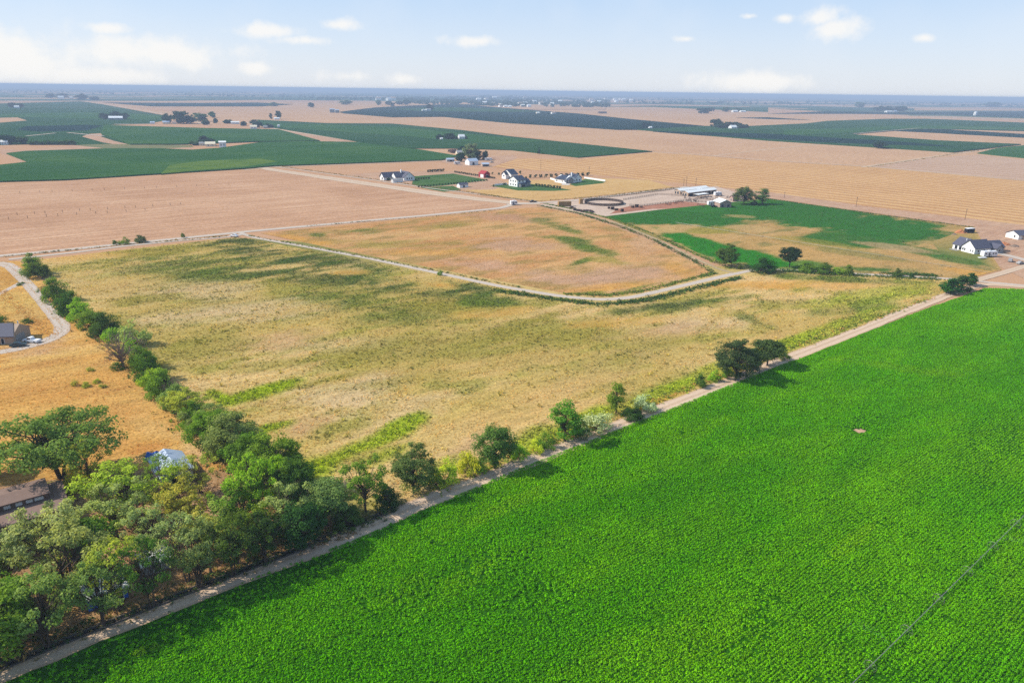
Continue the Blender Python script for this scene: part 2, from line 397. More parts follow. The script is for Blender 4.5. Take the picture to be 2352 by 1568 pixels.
sheet('crop_field', 'thin far dark crop strip above the right hand stubble plain', [(1390, 246), (1500, 243), (1764, 247), (1764, 258), (1500, 246)], FM['beet'], 0.6)
for i_, (pl_, mt_, hh_, lb_) in enumerate([([(0, 262), (180, 258), (330, 262), (400, 270), (340, 276), (150, 272), (0, 268)], 'corn', 0.12, 'slightly lighter crop band inside the far left green field'), ([(60, 290), (200, 287), (236, 289), (200, 300), (90, 303), (40, 298)], 'darkcrop', 0.12, 'darker crop band near the canal bend far left'), ([(300, 247), (420, 249), (520, 262), (430, 262)], 'stubble', 0.12, 'pinkish stubble band behind the far left hall'), ([(600, 283), (900, 292), (1100, 311), (1250, 326), (1150, 332), (900, 312), (650, 294)], 'corn', 1.05, 'lighter band inside the long green middle field'), ([(1800, 300), (1950, 296), (2060, 290), (2352, 294), (2352, 300), (2060, 297), (1960, 306), (1800, 312)], 'corn', 1.56, 'lighter band inside the wide dark green field on the right'), ([(1500, 303), (1764, 309), (2100, 330), (2200, 340), (1900, 330), (1600, 311)], 'darkcrop', 1.58, 'darker band along the near edge of the wide dark green field'),
        ([(900, 251), (1000, 247), (1150, 250), (1250, 258), (1100, 258), (960, 256)], 'beet', 1.46, 'greener band below the town'), ([(440, 232), (600, 230), (860, 232), (860, 235), (600, 235)], 'stubble', 0.3, 'thin pink stubble line left below the horizon'), ([(1450, 252), (1764, 252), (2050, 262), (1764, 259)], 'stubble', 0.34, 'thin pink stubble line right below the horizon'), ([(2100, 250), (2352, 252), (2352, 255), (2100, 254)], 'stubble_far', 0.75, 'thin pale stubble line at the far right')]):
    sheet('crop_field' if mt_ not in ('stubble', 'stubble_far') else 'stubble_field', lb_, pl_, FM[mt_], hh_)
# stubble right of the centre
sheet('stubble_field', 'plain tan stubble field on the right in front of the dark green field', [(1326, 366), (1500, 350), (1640, 346), (1764, 330), (2190, 353), (2010, 382), (1764, 370), (1600, 356)], FM['stubble_far'])
sheet('stubble_field', 'furrowed tan field at the right edge beyond the striped stubble', [(1990, 384), (2130, 363), (2250, 356), (2352, 368), (2700, 410), (2700, 460), (2352, 414)], FM['striped2'])
sheet('stubble_field', 'golden striped stubble field running across the right middle distance', [(1060, 380), (1176, 364), (1325, 367), (1500, 351), (1600, 357), (1764, 371), (2000, 384), (2352, 416), (2800, 470), (2800, 620), (2352, 531), (2236, 519), (1764, 452), (1600, 424), (1490, 414), (1330, 398)], FM['striped'])
sheet('dirt_verge', 'pinkish bare verge along the near edge of the striped stubble', [(1600, 426), (1764, 441), (1990, 474), (2352, 517), (2700, 570), (2700, 612), (2352, 545), (2236, 522), (1764, 455)], FM['dirt'])
# ---- canal strip on the left
sheet('canal_bank', 'curved pale dirt canal bank on the far left', [(0, 381), (30, 376), (48, 372), (28, 360), (0, 352), (0, 343), (60, 345), (170, 334), (300, 335), (420, 336), (445, 340), (430, 345), (370, 341), (240, 342), (60, 348), (20, 353), (66, 373), (45, 377)], FM['dirt'])
sheet('canal_bank', 'pale bend of the dirt canal bank above the big corn field', [(188, 314), (205, 308), (237, 306), (232, 314), (262, 324), (300, 333), (420, 336), (300, 338), (235, 327)], FM['dirt'])
sheet('canal_bank', 'dry weedy strip between the canal and the big corn field', [(170, 333), (250, 331), (440, 334), (445, 338), (370, 342), (250, 342), (200, 337)], FM['drygreen'])
sheet('canal_bank', 'bare dirt yard and canal heads beside the long diagonal road', [(640, 298), (690, 303), (760, 314), (830, 325), (760, 326), (708, 325), (690, 317), (660, 307)], FM['dirt'])
# ---- farmyards in the middle distance
sheet('farmyard', 'pale dirt yard round the farm with the white shed', [(1010, 372), (1050, 360), (1110, 350), (1180, 356), (1190, 364), (1130, 384), (1060, 382)], FM['dirt'])
sheet('bare_field', 'tan bare triangle behind the farm with the white shed', [(963, 345), (1060, 341), (1176, 346), (1240, 356), (1150, 358), (1053, 361)], FM['stubble_far'])
sheet('gold_field', 'golden cut grass field in front of the houses', [(1040, 432), (1120, 420), (1215, 414), (1390, 410), (1490, 414), (1545, 430), (1400, 447), (1240, 463), (1150, 452)], FM['gold'])
sheet('house_plot', 'pale dirt plot round the dark roofed farmhouse', [(780, 402), (900, 394), (1050, 394), (1140, 412), (1180, 424), (1130, 436), (1060, 436), (960, 430), (880, 418)], FM['dirt'])
sheet('lawn', 'mown green lawn right of the farmhouse with gables', [(950, 405), (1041, 399), (1122, 414), (1018, 427), (968, 430), (946, 424)], FM['lawn'])
sheet('lawn', 'narrow rough green strip below the mown lawn', [(965, 431), (1040, 427), (1060, 436), (1020, 441)], FM['lawn'])
sheet('lawn', 'green lawn in front of the two storey white house', [(1126, 427), (1160, 424), (1215, 422), (1285, 432), (1314, 437), (1270, 439), (1190, 438)], FM['lawn'])
sheet('lawn', 'fenced green lawn right of the long white house', [(1308, 424), (1345, 411), (1392, 418), (1385, 421), (1322, 428)], FM['lawn'])
# ---- corral
sheet('corral_ground', 'pale sandy ground of the horse corral', [(1238, 470), (1300, 461), (1440, 449), (1580, 431), (1645, 428), (1720, 452), (1700, 472), (1626, 489), (1520, 482), (1390, 497), (1300, 484)], FM['sand'])
sheet('corral_ground', 'red brown dirt strip along the near side of the corral', [(1420, 480), (1445, 474), (1560, 462), (1640, 470), (1690, 474), (1626, 488), (1560, 480), (1500, 480), (1400, 492)], FM['reddirt'])
sheet('riding_arena', 'smooth pale riding arena behind the round pen', [(1430, 461), (1510, 448), (1575, 452), (1592, 459), (1480, 473), (1446, 473)], FM['sand'])
# ---- house on the right
sheet('house_plot', 'bare building plot round the white house on the right', [(2120, 556), (2200, 532), (2236, 522), (2352, 540), (2700, 590), (2700, 700), (2352, 640), (2280, 605), (2190, 585)], FM['dirt'])

# ---- the near fields, with patches of growth
LM = (164, 180, 38)
def uv39(X, Y): return X * XD[0] + Y * XD[1], X * YD[0] + Y * YD[1]
def patched(X, Y, base, plist, seed=3, wob=0.9, soft=1.25):
    """colour at world points; patches (x, y, rx, ry, turn, colour, strength) are given where the photo shows them"""
    px, py = PXA(X, Y)
    u, v = uv39(X, Y)
    n1 = fbm(u / 26, v / 9, seed); n2 = fbm(u / 7, v / 4, seed + 5); n3 = fbm(u / 60, v / 22, seed + 9)
    b = [labn(c) for c in base]
    t = np.clip((0.5 * n1 + 0.5 * n3 - 0.38) / 0.24, 0, 1)[:, None]
    col = b[0] * (1 - t) + b[1] * t
    if len(b) > 2:
        t2 = np.clip((fbm(u / 18, v / 7, seed + 31) - 0.52) / 0.14, 0, 1)[:, None] * 0.75
        col = col * (1 - t2) + b[2] * t2
    for (cx, cy, rx, ry, a, c, st) in plist:
        ca, sa = math.cos(math.radians(a)), math.sin(math.radians(a))
        dx, dy = px - cx, py - cy
        d = ((dx * ca + dy * sa) / rx) ** 2 + ((-dx * sa + dy * ca) / ry) ** 2
        wb = wob * (0.42 if c == LM else 1.0)
        m = np.clip((1.15 - d + (n1 - 0.5) * 2.4 * wb + (n2 - 0.5) * 1.5 * wb) / (0.9 if c == LM else soft), 0, 1)
        m = (m * m * (3 - 2 * m) * st)[:, None]
        col = col * (1 - m) + labn(c) * m
    return np.clip(col * (0.86 + 0.28 * n2)[:, None], 0, 0.9)
def attr_field(name, label, P, spacing, fn, mat, jitter=0.35, zoff=0.0):
    P = np.asarray(P, float); z = layer() + zoff; FZ[name] = z
    rs = np.random.RandomState(len(name) + len(P))
    x0, y0 = P.min(0); x1, y1 = P.max(0)
    gx, gy = np.meshgrid(np.arange(x0, x1, spacing), np.arange(y0, y1, spacing))
    gx = gx.ravel() + rs.uniform(-jitter, jitter, gx.size) * spacing; gy = gy.ravel() + rs.uniform(-jitter, jitter, gy.size) * spacing
    k = inside(P, gx, gy)
    pts = [Vector((float(a), float(b))) for a, b in P] + [Vector((float(a), float(b))) for a, b in zip(gx[k], gy[k])]
    n = len(P)
    vo, eo, fo, *_ = delaunay_2d_cdt(pts, [(i, (i + 1) % n) for i in range(n)], [], 1, 1e-4, False)
    V = np.array([(p[0], p[1]) for p in vo]); T = np.array([f for f in fo if len(f) == 3])
    col = fn(V[:, 0], V[:, 1])
    me = npmesh(name, np.c_[V, np.full(len(V), z)], T, {'Col': col}); me.materials.append(mat)
    return tag(link(bpy.data.objects.new(name, me)), label, kind='structure')
AM = attr_mat('weedy_ground'); AMS = attr_mat('crop_ground', 2.5, 0.4, 0.25)

DK, GR, OL, LM, ST, PA, PK, GO = (74, 104, 50), (108, 132, 50), (164, 152, 66), (164, 180, 38), (212, 174, 108), (220, 190, 146), (212, 168, 128), (222, 166, 84)
N2P = [(480, 630, 420, 70, -2, (166, 154, 72), .6), (900, 700, 420, 80, 3, (160, 152, 70), .6), (1100, 800, 420, 70, -4, (176, 158, 80), .5), (400, 760, 260, 80, -6, (172, 158, 78), .5), (1450, 800, 300, 60, -6, (180, 160, 84), .5), (230, 585, 160, 14, -4, GO, .5), (420, 572, 200, 16, -5, OL, .8), (560, 556, 69, 11, 4, DK, 0.75), (300, 575, 90, 8, -5, OL, .8), (600, 585, 150, 20, 8, DK, 0.75), (740, 600, 172, 25, 8, DK, 0.66), (420, 610, 230, 25, -3, GR, 0.61), (560, 632, 184, 18, -4, GR, 0.66),
       (700, 636, 184, 22, 5, DK, 0.56), (880, 640, 195, 22, 12, GR, 0.66), (950, 668, 172, 22, 8, DK, 0.61), (1085, 664, 69, 15, 10, DK, 0.78), (820, 690, 195, 30, 4, GR, 0.66), (1020, 700, 190, 24, 6, OL, .8), (900, 730, 138, 18, 0, GR, 0.47), (1120, 690, 92, 18, 5, GR, 0.75),
       (800, 625, 60, 9, 0, GO, .7), (1000, 655, 60, 9, 5, GO, .7), (1140, 720, 120, 14, -5, GO, .6),
       (470, 668, 170, 24, -2, PA, .6), (260, 655, 130, 22, -8, ST, .5), (620, 715, 200, 28, -3, PA, .65), (420, 735, 150, 24, -6, PA, .5), (650, 775, 170, 26, -6, PK, .5), (800, 790, 130, 20, -6, PA, .5), (330, 690, 120, 14, -6, OL, .7), (480, 790, 130, 30, -8, OL, .6), (430, 840, 130, 20, -10, OL, .6), (620, 840, 120, 16, -8, OL, .6),
       (1000, 790, 300, 60, -4, OL, .55), (1280, 770, 220, 40, -4, OL, .55), (1100, 840, 250, 30, -6, ST, .5), (1350, 850, 190, 34, -10, OL, .4), (1250, 900, 220, 30, -10, ST, .6),
       (1560, 700, 103, 16, -10, DK, 0.78), (1480, 708, 92, 12, -8, DK, 0.66), (1660, 690, 80, 11, -8, GR, 0.66), (1430, 740, 150, 12, -4, GO, .4), (1640, 745, 130, 26, -2, PA, .6), (1560, 760, 120, 20, -4, PK, .5), (1740, 740, 80, 11, 20, GR, 0.66), (1480, 790, 150, 20, -5, OL, .5),
       (1650, 655, 180, 12, 2, GO, .7), (1870, 655, 180, 14, 0, GO, .6), (2000, 700, 69, 18, -4, GR, 0.66), (1920, 715, 69, 15, -6, GR, 0.56), (1800, 700, 70, 14, -4, OL, .6), (1950, 642, 230, 9, 3, GR, 0.78), (1780, 770, 110, 16, -20, ST, .6), (2010, 680, 180, 22, -8, LM, .55), (1900, 760, 192, 19, -20, LM, .6),
       (780, 905, 200, 36, -10, PA, .7), (900, 945, 210, 34, -12, PA, .6), (690, 985, 110, 34, -8, PK, .75), (1120, 960, 170, 40, -14, ST, .7), (1080, 1030, 90, 26, -20, PK, .6), (1330, 930, 150, 26, -14, ST, .6), (1450, 880, 150, 18, -14, OL, .5), (960, 870, 180, 14, -8, OL, .5),
       (590, 903, 126, 18, -15, LM, 1.0), (505, 912, 48, 16, 20, LM, .95), (760, 872, 90, 9, -14, OL, .8), (615, 985, 78, 12, -14, LM, .95), (590, 1000, 41, 19, 30, LM, .9), (790, 1045, 144, 23, -22, LM, .95), (910, 990, 102, 27, -28, LM, .95), (720, 1075, 72, 35, -10, LM, .95), (880, 1050, 84, 19, -20, LM, .6), (1000, 1080, 96, 24, -24, LM, .5),
       (1230, 1010, 72, 35, -24, LM, .8), (1350, 965, 96, 27, -24, LM, .85), (1500, 915, 108, 22, -22, LM, .75), (1650, 850, 132, 22, -22, LM, .7), (1790, 800, 108, 19, -22, LM, .7), (300, 770, 60, 30, 40, OL, .8), (370, 850, 50, 20, 40, OL, .7), (1500, 930, 120, 9, -22, GO, .5)]
def n2col(X, Y): return patched(X, Y, [(208, 178, 104), (230, 194, 134), (172, 164, 78)], N2P, 3)
N2 = poly_px([(60, 600), (110, 595), (230, 580), (400, 561), (540, 546), (580, 550), (760, 584), (1000, 632), (1200, 672), (1290, 686), (1380, 695), (1470, 688), (1690, 636), (1780, 626), (1950, 632), (2170, 642), (2215, 653), (2150, 682), (1980, 750), (1764, 831), (1426, 962), (1176, 1060), (963, 1142), (830, 1205), (640, 1160), (560, 1080), (470, 1000), (380, 900), (290, 810), (180, 720), (110, 650)])
attr_field('weedy_field', 'big weedy dry field with green and straw patches in the middle', N2, 1.9, n2col, AM)

N3P = [(1160, 500, 120, 10, 5, (196, 150, 120), .7), (900, 560, 200, 12, 0, OL, .5), (1000, 580, 150, 9, 0, GO, .6), (850, 530, 60, 8, -4, GR, .6), (1260, 512, 60, 10, 10, GR, .65), (1310, 530, 50, 8, 12, GR, .8), (1290, 547, 70, 7, 4, GR, .95), (1330, 558, 60, 8, 6, GR, .8), (1370, 575, 60, 12, 8, GR, .9), (1330, 603, 35, 8, -20, GR, .9), (1400, 600, 60, 9, 10, OL, .7),
       (1180, 560, 110, 16, 0, (198, 156, 126), .8), (1120, 610, 140, 18, 6, (206, 162, 132), .8), (1450, 630, 140, 24, 0, (204, 162, 132), .8), (1300, 640, 140, 18, 4, (206, 164, 134), .8), (1560, 620, 60, 16, 20, GO, .7), (1480, 570, 60, 30, 40, (208, 164, 126), .7), (1400, 660, 120, 10, -6, GO, .8), (700, 552, 80, 9, 8, GO, .8), (730, 541, 24, 5, 0, GR, .8), (1340, 674, 60, 5, -4, GR, .8), (1450, 665, 90, 4, -13, GR, .9), (1010, 520, 90, 6, -6, OL, .6)]
def n3col(X, Y): return patched(X, Y, [(210, 156, 102), (220, 174, 118), (172, 144, 84)], N3P, 11)
N3 = poly_px([(598, 536), (760, 521), (1000, 500), (1180, 480), (1240, 476), (1330, 494), (1420, 524), (1500, 556), (1580, 600), (1640, 626), (1560, 651), (1480, 671), (1380, 683), (1290, 673), (1150, 646), (1000, 617), (760, 570)])
attr_field('dry_field', 'triangular dry orange field with a green patch beside the diagonal track', N3, 2.2, n3col, AM)

G4 = (60, 118, 44); B4 = (56, 132, 36)
N4P = [(1560, 500, 184, 20, 4, G4, 1), (1700, 486, 138, 20, 4, G4, 1), (1850, 490, 218, 32, 7, G4, 1), (2000, 518, 241, 30, 7, G4, 1), (1960, 552, 126, 18, 4, G4, .95), (1470, 505, 92, 12, 4, G4, 1), (1610, 560, 103, 15, 16, B4, 1), (1700, 590, 126, 20, 10, B4, 1), (1560, 545, 69, 10, 20, B4, .9), (1850, 610, 69, 15, 0, B4, .8), (1760, 605, 69, 12, 4, B4, .8), (1990, 618, 69, 6, 4, G4, .8),
       (1550, 526, 60, 10, -6, (206, 170, 112), .9), (1640, 530, 70, 9, 0, OL, .8), (1720, 525, 60, 9, 4, (204, 168, 112), .8), (1700, 497, 40, 4, 4, (196, 168, 110), .6), (1880, 560, 120, 10, 8, OL, .5), (1900, 590, 150, 18, 8, (204, 162, 100), .8), (2050, 600, 150, 14, 8, (200, 160, 100), .8), (2130, 580, 69, 9, 8, G4, .8), (2210, 598, 92, 10, 8, G4, .8), (2050, 568, 120, 7, 8, (206, 168, 126), .6), (1980, 585, 115, 8, 8, G4, .35), (2230, 625, 70, 10, 8, GO, .7)]
def n4col(X, Y): return patched(X, Y, [(206, 166, 108), (198, 158, 98), (140, 136, 78)], N4P, 23, 0.5, 0.6)
N4 = poly_px([(1385, 498), (1514, 482), (1626, 490), (1701, 474), (1764, 456), (1990, 488), (2236, 522), (2140, 556), (2165, 584), (2250, 602), (2300, 620), (2210, 644), (2060, 632), (1780, 616), (1700, 616), (1640, 600), (1560, 560), (1470, 524)])
attr_field('pasture', 'patchy pasture, half dark green half dry, right of the corral', N4, 2.2, n4col, AM)

N5P = [(60, 800, 130, 20, -6, (212, 172, 136), .8), (150, 760, 40, 10, -20, (206, 150, 96), .7), (100, 900, 160, 30, -4, (206, 146, 78), .6), (250, 950, 120, 40, -6, (204, 142, 74), .5), (330, 900, 60, 30, 20, (216, 170, 100), .6), (350, 980, 70, 30, 10, (220, 178, 112), .6), (40, 960, 100, 30, -5, (220, 176, 100), .6), (330, 1030, 60, 14, -10, (206, 140, 76), .7), (460, 1040, 40, 30, 40, (216, 180, 140), .7), (50, 700, 70, 30, 10, (220, 182, 104), .9), (70, 720, 40, 20, 0, (206, 164, 100), .6), (430, 1010, 40, 20, 30, (222, 184, 120), .8), (20, 640, 30, 20, 0, (208, 154, 78), .8)]
def n5col(X, Y): return patched(X, Y, [(220, 166, 90), (230, 184, 108), (210, 154, 86)], N5P, 37)
N5 = poly_px([(-250, 640), (0, 600), (45, 600), (60, 612), (110, 652), (180, 722), (290, 812), (380, 902), (470, 1002), (560, 1080), (470, 1120), (300, 1080), (150, 1110), (-10, 1118), (-260, 1160)])
attr_field('dry_grass_field', 'orange dry grass field left of the hedgerow', N5, 1.6, n5col, AM)
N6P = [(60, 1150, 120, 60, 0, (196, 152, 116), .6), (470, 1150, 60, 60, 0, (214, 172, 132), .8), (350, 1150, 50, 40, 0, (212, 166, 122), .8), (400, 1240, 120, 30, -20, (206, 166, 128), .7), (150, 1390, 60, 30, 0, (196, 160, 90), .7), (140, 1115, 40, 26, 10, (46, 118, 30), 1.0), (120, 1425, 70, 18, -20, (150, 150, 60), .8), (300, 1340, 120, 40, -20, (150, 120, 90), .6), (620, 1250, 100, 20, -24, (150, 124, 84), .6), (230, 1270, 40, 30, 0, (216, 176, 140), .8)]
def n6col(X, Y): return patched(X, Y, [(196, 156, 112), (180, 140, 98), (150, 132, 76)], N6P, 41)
N6 = poly_px([(-260, 1160), (-10, 1118), (150, 1110), (300, 1080), (470, 1120), (560, 1080), (640, 1160), (840, 1226), (588, 1300), (375, 1386), (0, 1536), (-160, 1600)])
attr_field('tree_yard', 'shaded dirt yard under the trees in the lower left', N6, 1.6, n6col, AM)

N1P = [(350, 1490, 62, 13, -22, (176, 184, 30), 0.52), (1950, 1250, 60, 18, -38, (140, 180, 16), 0.33), (1300, 1040, 180, 30, -22, (128, 176, 20), 0.33), (1600, 980, 200, 30, -22, (120, 172, 18), 0.33), (2250, 960, 180, 50, 8, (70, 140, 8), 0.26), (1700, 1120, 200, 60, -20, (70, 140, 8), 0.23), (960, 1360, 220, 50, -14, (132, 178, 22), 0.29), (1450, 1500, 250, 60, -10, (120, 172, 20), 0.23), (2330, 1300, 60, 200, 0, (130, 174, 22), 0.26), (2020, 1430, 160, 60, -30, (72, 142, 8), 0.23), (1180, 1160, 120, 14, -24, (134, 178, 24), 0.33), (2090, 850, 160, 10, 8, (128, 172, 22), 0.33), (770, 1480, 200, 40, -20, (112, 168, 18), 0.26)]
def n1col(X, Y): return patched(X, Y, [(88, 163, 2), (108, 174, 6)], N1P, 53, 1.2)
edge = [(20, 1568), (410, 1405), (588, 1326), (793, 1250), (990, 1166), (1176, 1084), (1426, 984), (1676, 885), (1951, 781), (2099, 720), (2262, 663), (2352, 665)]
EP = [G(*p) for p in edge]
N1 = [EP[0] - XD * 110] + EP + [G(2520, 672), np.array([330., 190.]), np.array([150., 20.]), np.array([-60., -90.])]
N1p = np.array(N1)
attr_field('crop_field_soil', 'dark green ground under the bright green crop in the right foreground', N1, 2.2, lambda X, Y: np.tile(labn((50, 106, 6)), (len(X), 1)) * (0.8 + 0.4 * fbm(X / 5, Y / 5, 3))[:, None], AMS)  # green of lower leaves; shade of the row gaps put into this dark tone

b0 = G(1976, 990); bp_ = [(b0[0] + (1.5 + .5 * math.sin(i * 2.7)) * math.cos(i * .524), b0[1] + (1.1 + .4 * math.cos(i * 3.1)) * math.sin(i * .524)) for i in range(12)]
sheet('bare_patch', 'small pale bare soil patch in the middle of the green crop', bp_, FM['dirt'], px=False)
# ------------------------------------------------------------------ roads and tracks
def road_mat(name, edge_c, track_c, mid_c):
    m, n = newmat(name)
    pos = n.add('ShaderNodeNewGeometry').outputs['Position']
    t = n.math('ABSOLUTE', n.add('ShaderNodeAttribute', attribute_name='across').outputs['Fac'])
    t = n.math('ADD', t, n.math('MULTIPLY', n.math('SUBTRACT', n.noise(pos, 0.35, 4, 0.65), 0.5), 0.35))
    c = n.ramp(t, [(0.10, alb(mid_c)), (0.30, alb(track_c)), (0.62, alb(track_c)), (0.95, alb(edge_c))])
    c = n.mix(1.0, c, n.ramp(n.noise(pos, 1.6, 5, 0.7), [(0.25, 0.8), (0.75, 1.15)]), 'MULTIPLY')
    bp = n.add('ShaderNodeBump', {'Height': n.noise(pos, 2.5, 4, 0.7), 'Strength': 0.25, 'Distance': 0.3}).outputs[0]
    finish(n, n.add('ShaderNodeBsdfDiffuse', {'Color': c, 'Normal': bp}).outputs[0]); return m
RM = {'dirt': road_mat('dirt_track', (222, 186, 150), (238, 208, 178), (222, 190, 158)),
      'gravel': road_mat('gravel_road', (214, 192, 170), (226, 210, 194), (214, 196, 176)),
      'pale': road_mat('pale_track', (222, 190, 160), (230, 204, 176), (220, 190, 160)),
      'grassy': road_mat('grassy_track', (150, 140, 84), (220, 192, 158), (170, 150, 96))}
def ribbon(name, label, pts, width, mat, px=True, z=None, seed=0, rough=0.25, step=3.0, kind='structure'):
    P = np.array([G(*p) for p in pts]) if px else np.asarray(pts, float)
    # smooth resampling
    d = np.r_[0, np.cumsum(np.linalg.norm(np.diff(P, axis=0), axis=1))]
    n = max(8, int(d[-1] / step)); t = np.linspace(0, d[-1], n)
    Q = np.c_[np.interp(t, d, P[:, 0]), np.interp(t, d, P[:, 1])]
    for _ in range(3): Q[1:-1] = (Q[:-2] + 2 * Q[1:-1] + Q[2:]) / 4
    T = np.gradient(Q, axis=0); T /= np.linalg.norm(T, axis=1)[:, None]; N = np.c_[-T[:, 1], T[:, 0]]
    W = np.interp(t, d, width) if hasattr(width, '__len__') else np.full(n, width)
    z = layer() + 0.01 if z is None else z
    V = []; A = []
    ts = (-1, -0.5, 0, 0.5, 1)
    for k, s in enumerate(ts):
        jit = 0 if abs(s) < 1 else (fbm(t / 6 + seed * 9 + k * 31, t * 0, seed) - 0.5) * 2 * rough
        o = Q + N * ((s * W / 2) + jit * np.sign(s))[:, None]
        V.append(np.c_[o, np.full(n, z)]); A.append(np.full(n, s))
    V = np.stack(V, 1).reshape(-1, 3); A = np.stack(A, 1).ravel()
    i = np.arange(n - 1)[:, None] * 5 + np.arange(4)[None]
    Fq = np.stack([i, i + 5, i + 6, i + 1], -1).reshape(-1, 4)[:, ::-1]
    me = npmesh(name, V, Fq, {'across': A}); me.materials.append(mat)
    return tag(link(bpy.data.objects.new(name, me)), label, kind=kind)
R1C = [(-110, 1590), (0, 1545), (375, 1393), (588, 1310), (728, 1262), (838, 1217), (963, 1158), (1176, 1076), (1426, 975), (1676, 878), (1764, 841), (1939, 773), (2099, 708), (2200, 668), (2258, 652), (2352, 659), (2600, 676)]
ribbon('farm_track', 'pale farm track running diagonally beside the bright green crop', R1C, 4.8, RM['dirt'], seed=1, rough=0.45)
ribbon('gravel_road', 'pale gravel road along the near edge of the tan stubble field', [(-300, 616), (0, 588), (120, 577), (250, 564), (400, 549), (588, 530), (800, 511), (1000, 493), (1150, 478), (1185, 468)], 5.6, RM['gravel'], seed=2)
ribbon('dirt_track', 'second thin dirt track just below the pale gravel road', [(20, 596), (60, 592), (170, 580), (280, 566), (420, 552), (520, 545), (560, 538)], 3.4, RM['gravel'], seed=3)
ribbon('dirt_track', 'dirt track curving diagonally between the weedy field and the orange field', [(545, 533), (585, 546), (700, 566), (850, 594), (1000, 626), (1150, 658), (1290, 681), (1380, 689), (1450, 684), (1560, 658), (1690, 628)], 3.6, RM['gravel'], seed=4)
ribbon('dirt_track', 'narrow track running down from the junction past the corral', [(1238, 471), (1330, 488), (1420, 514), (1500, 546), (1600, 596), (1660, 622), (1700, 630)], 2.2, RM['grassy'], seed=5)
ribbon('dirt_track', 'pale lane along the far side of the weedy field on the right', [(1685, 630), (1740, 618), (1850, 622), (1950, 628), (2060, 634), (2180, 640), (2352, 656), (2600, 680)], 3.2, RM['gravel'], seed=6)
ribbon('gravel_road', 'broad pale embankment road climbing left from the road junction', [(575, 380), (625, 390), (800, 416), (1000, 445), (1100, 458), (1185, 467), (1240, 468)], [8, 13, 16, 17, 15, 12, 7], RM['pale'], seed=7, rough=0.8)
ribbon('gravel_road', 'pale road along the top of the embankment', [(620, 381), (800, 406), (1000, 434), (1150, 453), (1240, 465)], 2.6, RM['gravel'], seed=17, rough=0.3)
ribbon('gravel_road', 'pale lane from the junction along the back of the corral', [(1165, 470), (1240, 466), (1320, 460), (1440, 446), (1580, 429)], 5.0, RM['gravel'], seed=8)
ribbon('gravel_drive', 'curving grey gravel drive at the left edge past the dark roofed house', [(-40, 604), (5, 604), (28, 614), (52, 640), (85, 678), (122, 722), (146, 752), (140, 768), (105, 786), (50, 800), (0, 810), (-120, 828)], [5, 6, 5.6, 4.6, 4.4, 4.4, 5, 5, 5, 4.6, 4.4, 4.4], RM['gravel'], seed=9)
ribbon('gravel_drive', 'short gravel branch leaving the drive at the left edge', [(-60, 704), (0, 674), (30, 660), (50, 648)], 2.6, RM['gravel'], seed=10)
ribbon('dirt_track', 'pale straight dirt road through the far green fields on the left', [(560, 280), (640, 298), (700, 307), (820, 325), (925, 341)], 7, RM['pale'], seed=12, rough=0.8)
ribbon('dirt_track', 'far pale road running from the distant farm towards the tree cluster', [(190, 232), (260, 243), (340, 256), (420, 272), (480, 288)], 9, RM['pale'], seed=13, rough=0.8)
ribbon('dirt_track', 'pale field edge track between corn field and tan strip', [(560, 391), (625, 384), (800, 378), (1020, 369)], 4, RM['pale'], seed=14, rough=0.6)
ribbon('dirt_track', 'pale headland track along the stubble on the right', [(1176, 314), (1330, 331), (1500, 349), (1600, 355), (1764, 369), (2000, 383), (2352, 415)], 4.5, RM['pale'], seed=15, rough=0.6)
ribbon('dirt_track', 'pale track leading to the far right corner of the stubble', [(1980, 384), (2130, 362), (2220, 350), (2352, 334)], 4.5, RM['pale'], seed=16, rough=0.6)
ribbon('dirt_track', 'faint pale headland line across the right hand stubble', [(1640, 358), (1764, 343), (1900, 330)], 3.2, RM['pale'], seed=18, rough=0.6)
ribbon('dirt_track', 'rutted earth track at the right edge beside the building plot', [(2240, 645), (2300, 628), (2352, 612), (2500, 570)], 4.0, RM['pale'], seed=19)
ribbon('driveway', 'pale concrete drive in front of the garage of the white house', [(2292, 582), (2320, 588), (2352, 597), (2500, 630)], 5.5, RM['gravel'], seed=20)
for i, (a, b, wd, lab) in enumerate([((1960, 309), (2110, 296), 5, 'pale field road along the stubble wedge far right'), ((2110, 296), (2500, 312), 4.5, 'upper thin pale field road far right'), ((2190, 294), (2500, 306), 4.5, 'second thin pale field road far right'),
                                ((60, 313), (128, 306), 6, 'thin pale field edge on the far left'), ((155, 305), (238, 313), 6, 'thin pale ditch bank on the far left'), ((0, 246), (420, 248), 8, 'faint pale field line below the far left farm'),
                                ((262, 285), (345, 285), 10, 'short pale lane beside the far left trees'), ((300, 258), (420, 259), 6, 'thin pale line in the far left green field'), ((1470, 239), (1500, 241), 5, 'short pale lane near the town'),
                                ((1390, 252), (1240, 261), 8, 'pale lane below the small far town'), ((2150, 262), (2500, 274), 9, 'long white line of far sheds and lane on the right'), ((2160, 274), (2500, 288), 7, 'pale far field road on the right')]):
    ribbon('dirt_track', lab, [a, ((a[0] + b[0]) / 2, (a[1] + b[1]) / 2), b], wd, RM['gravel'], seed=30 + i, rough=0.6, step=8, z=0.3 if a[0] < 1500 else 1.7)
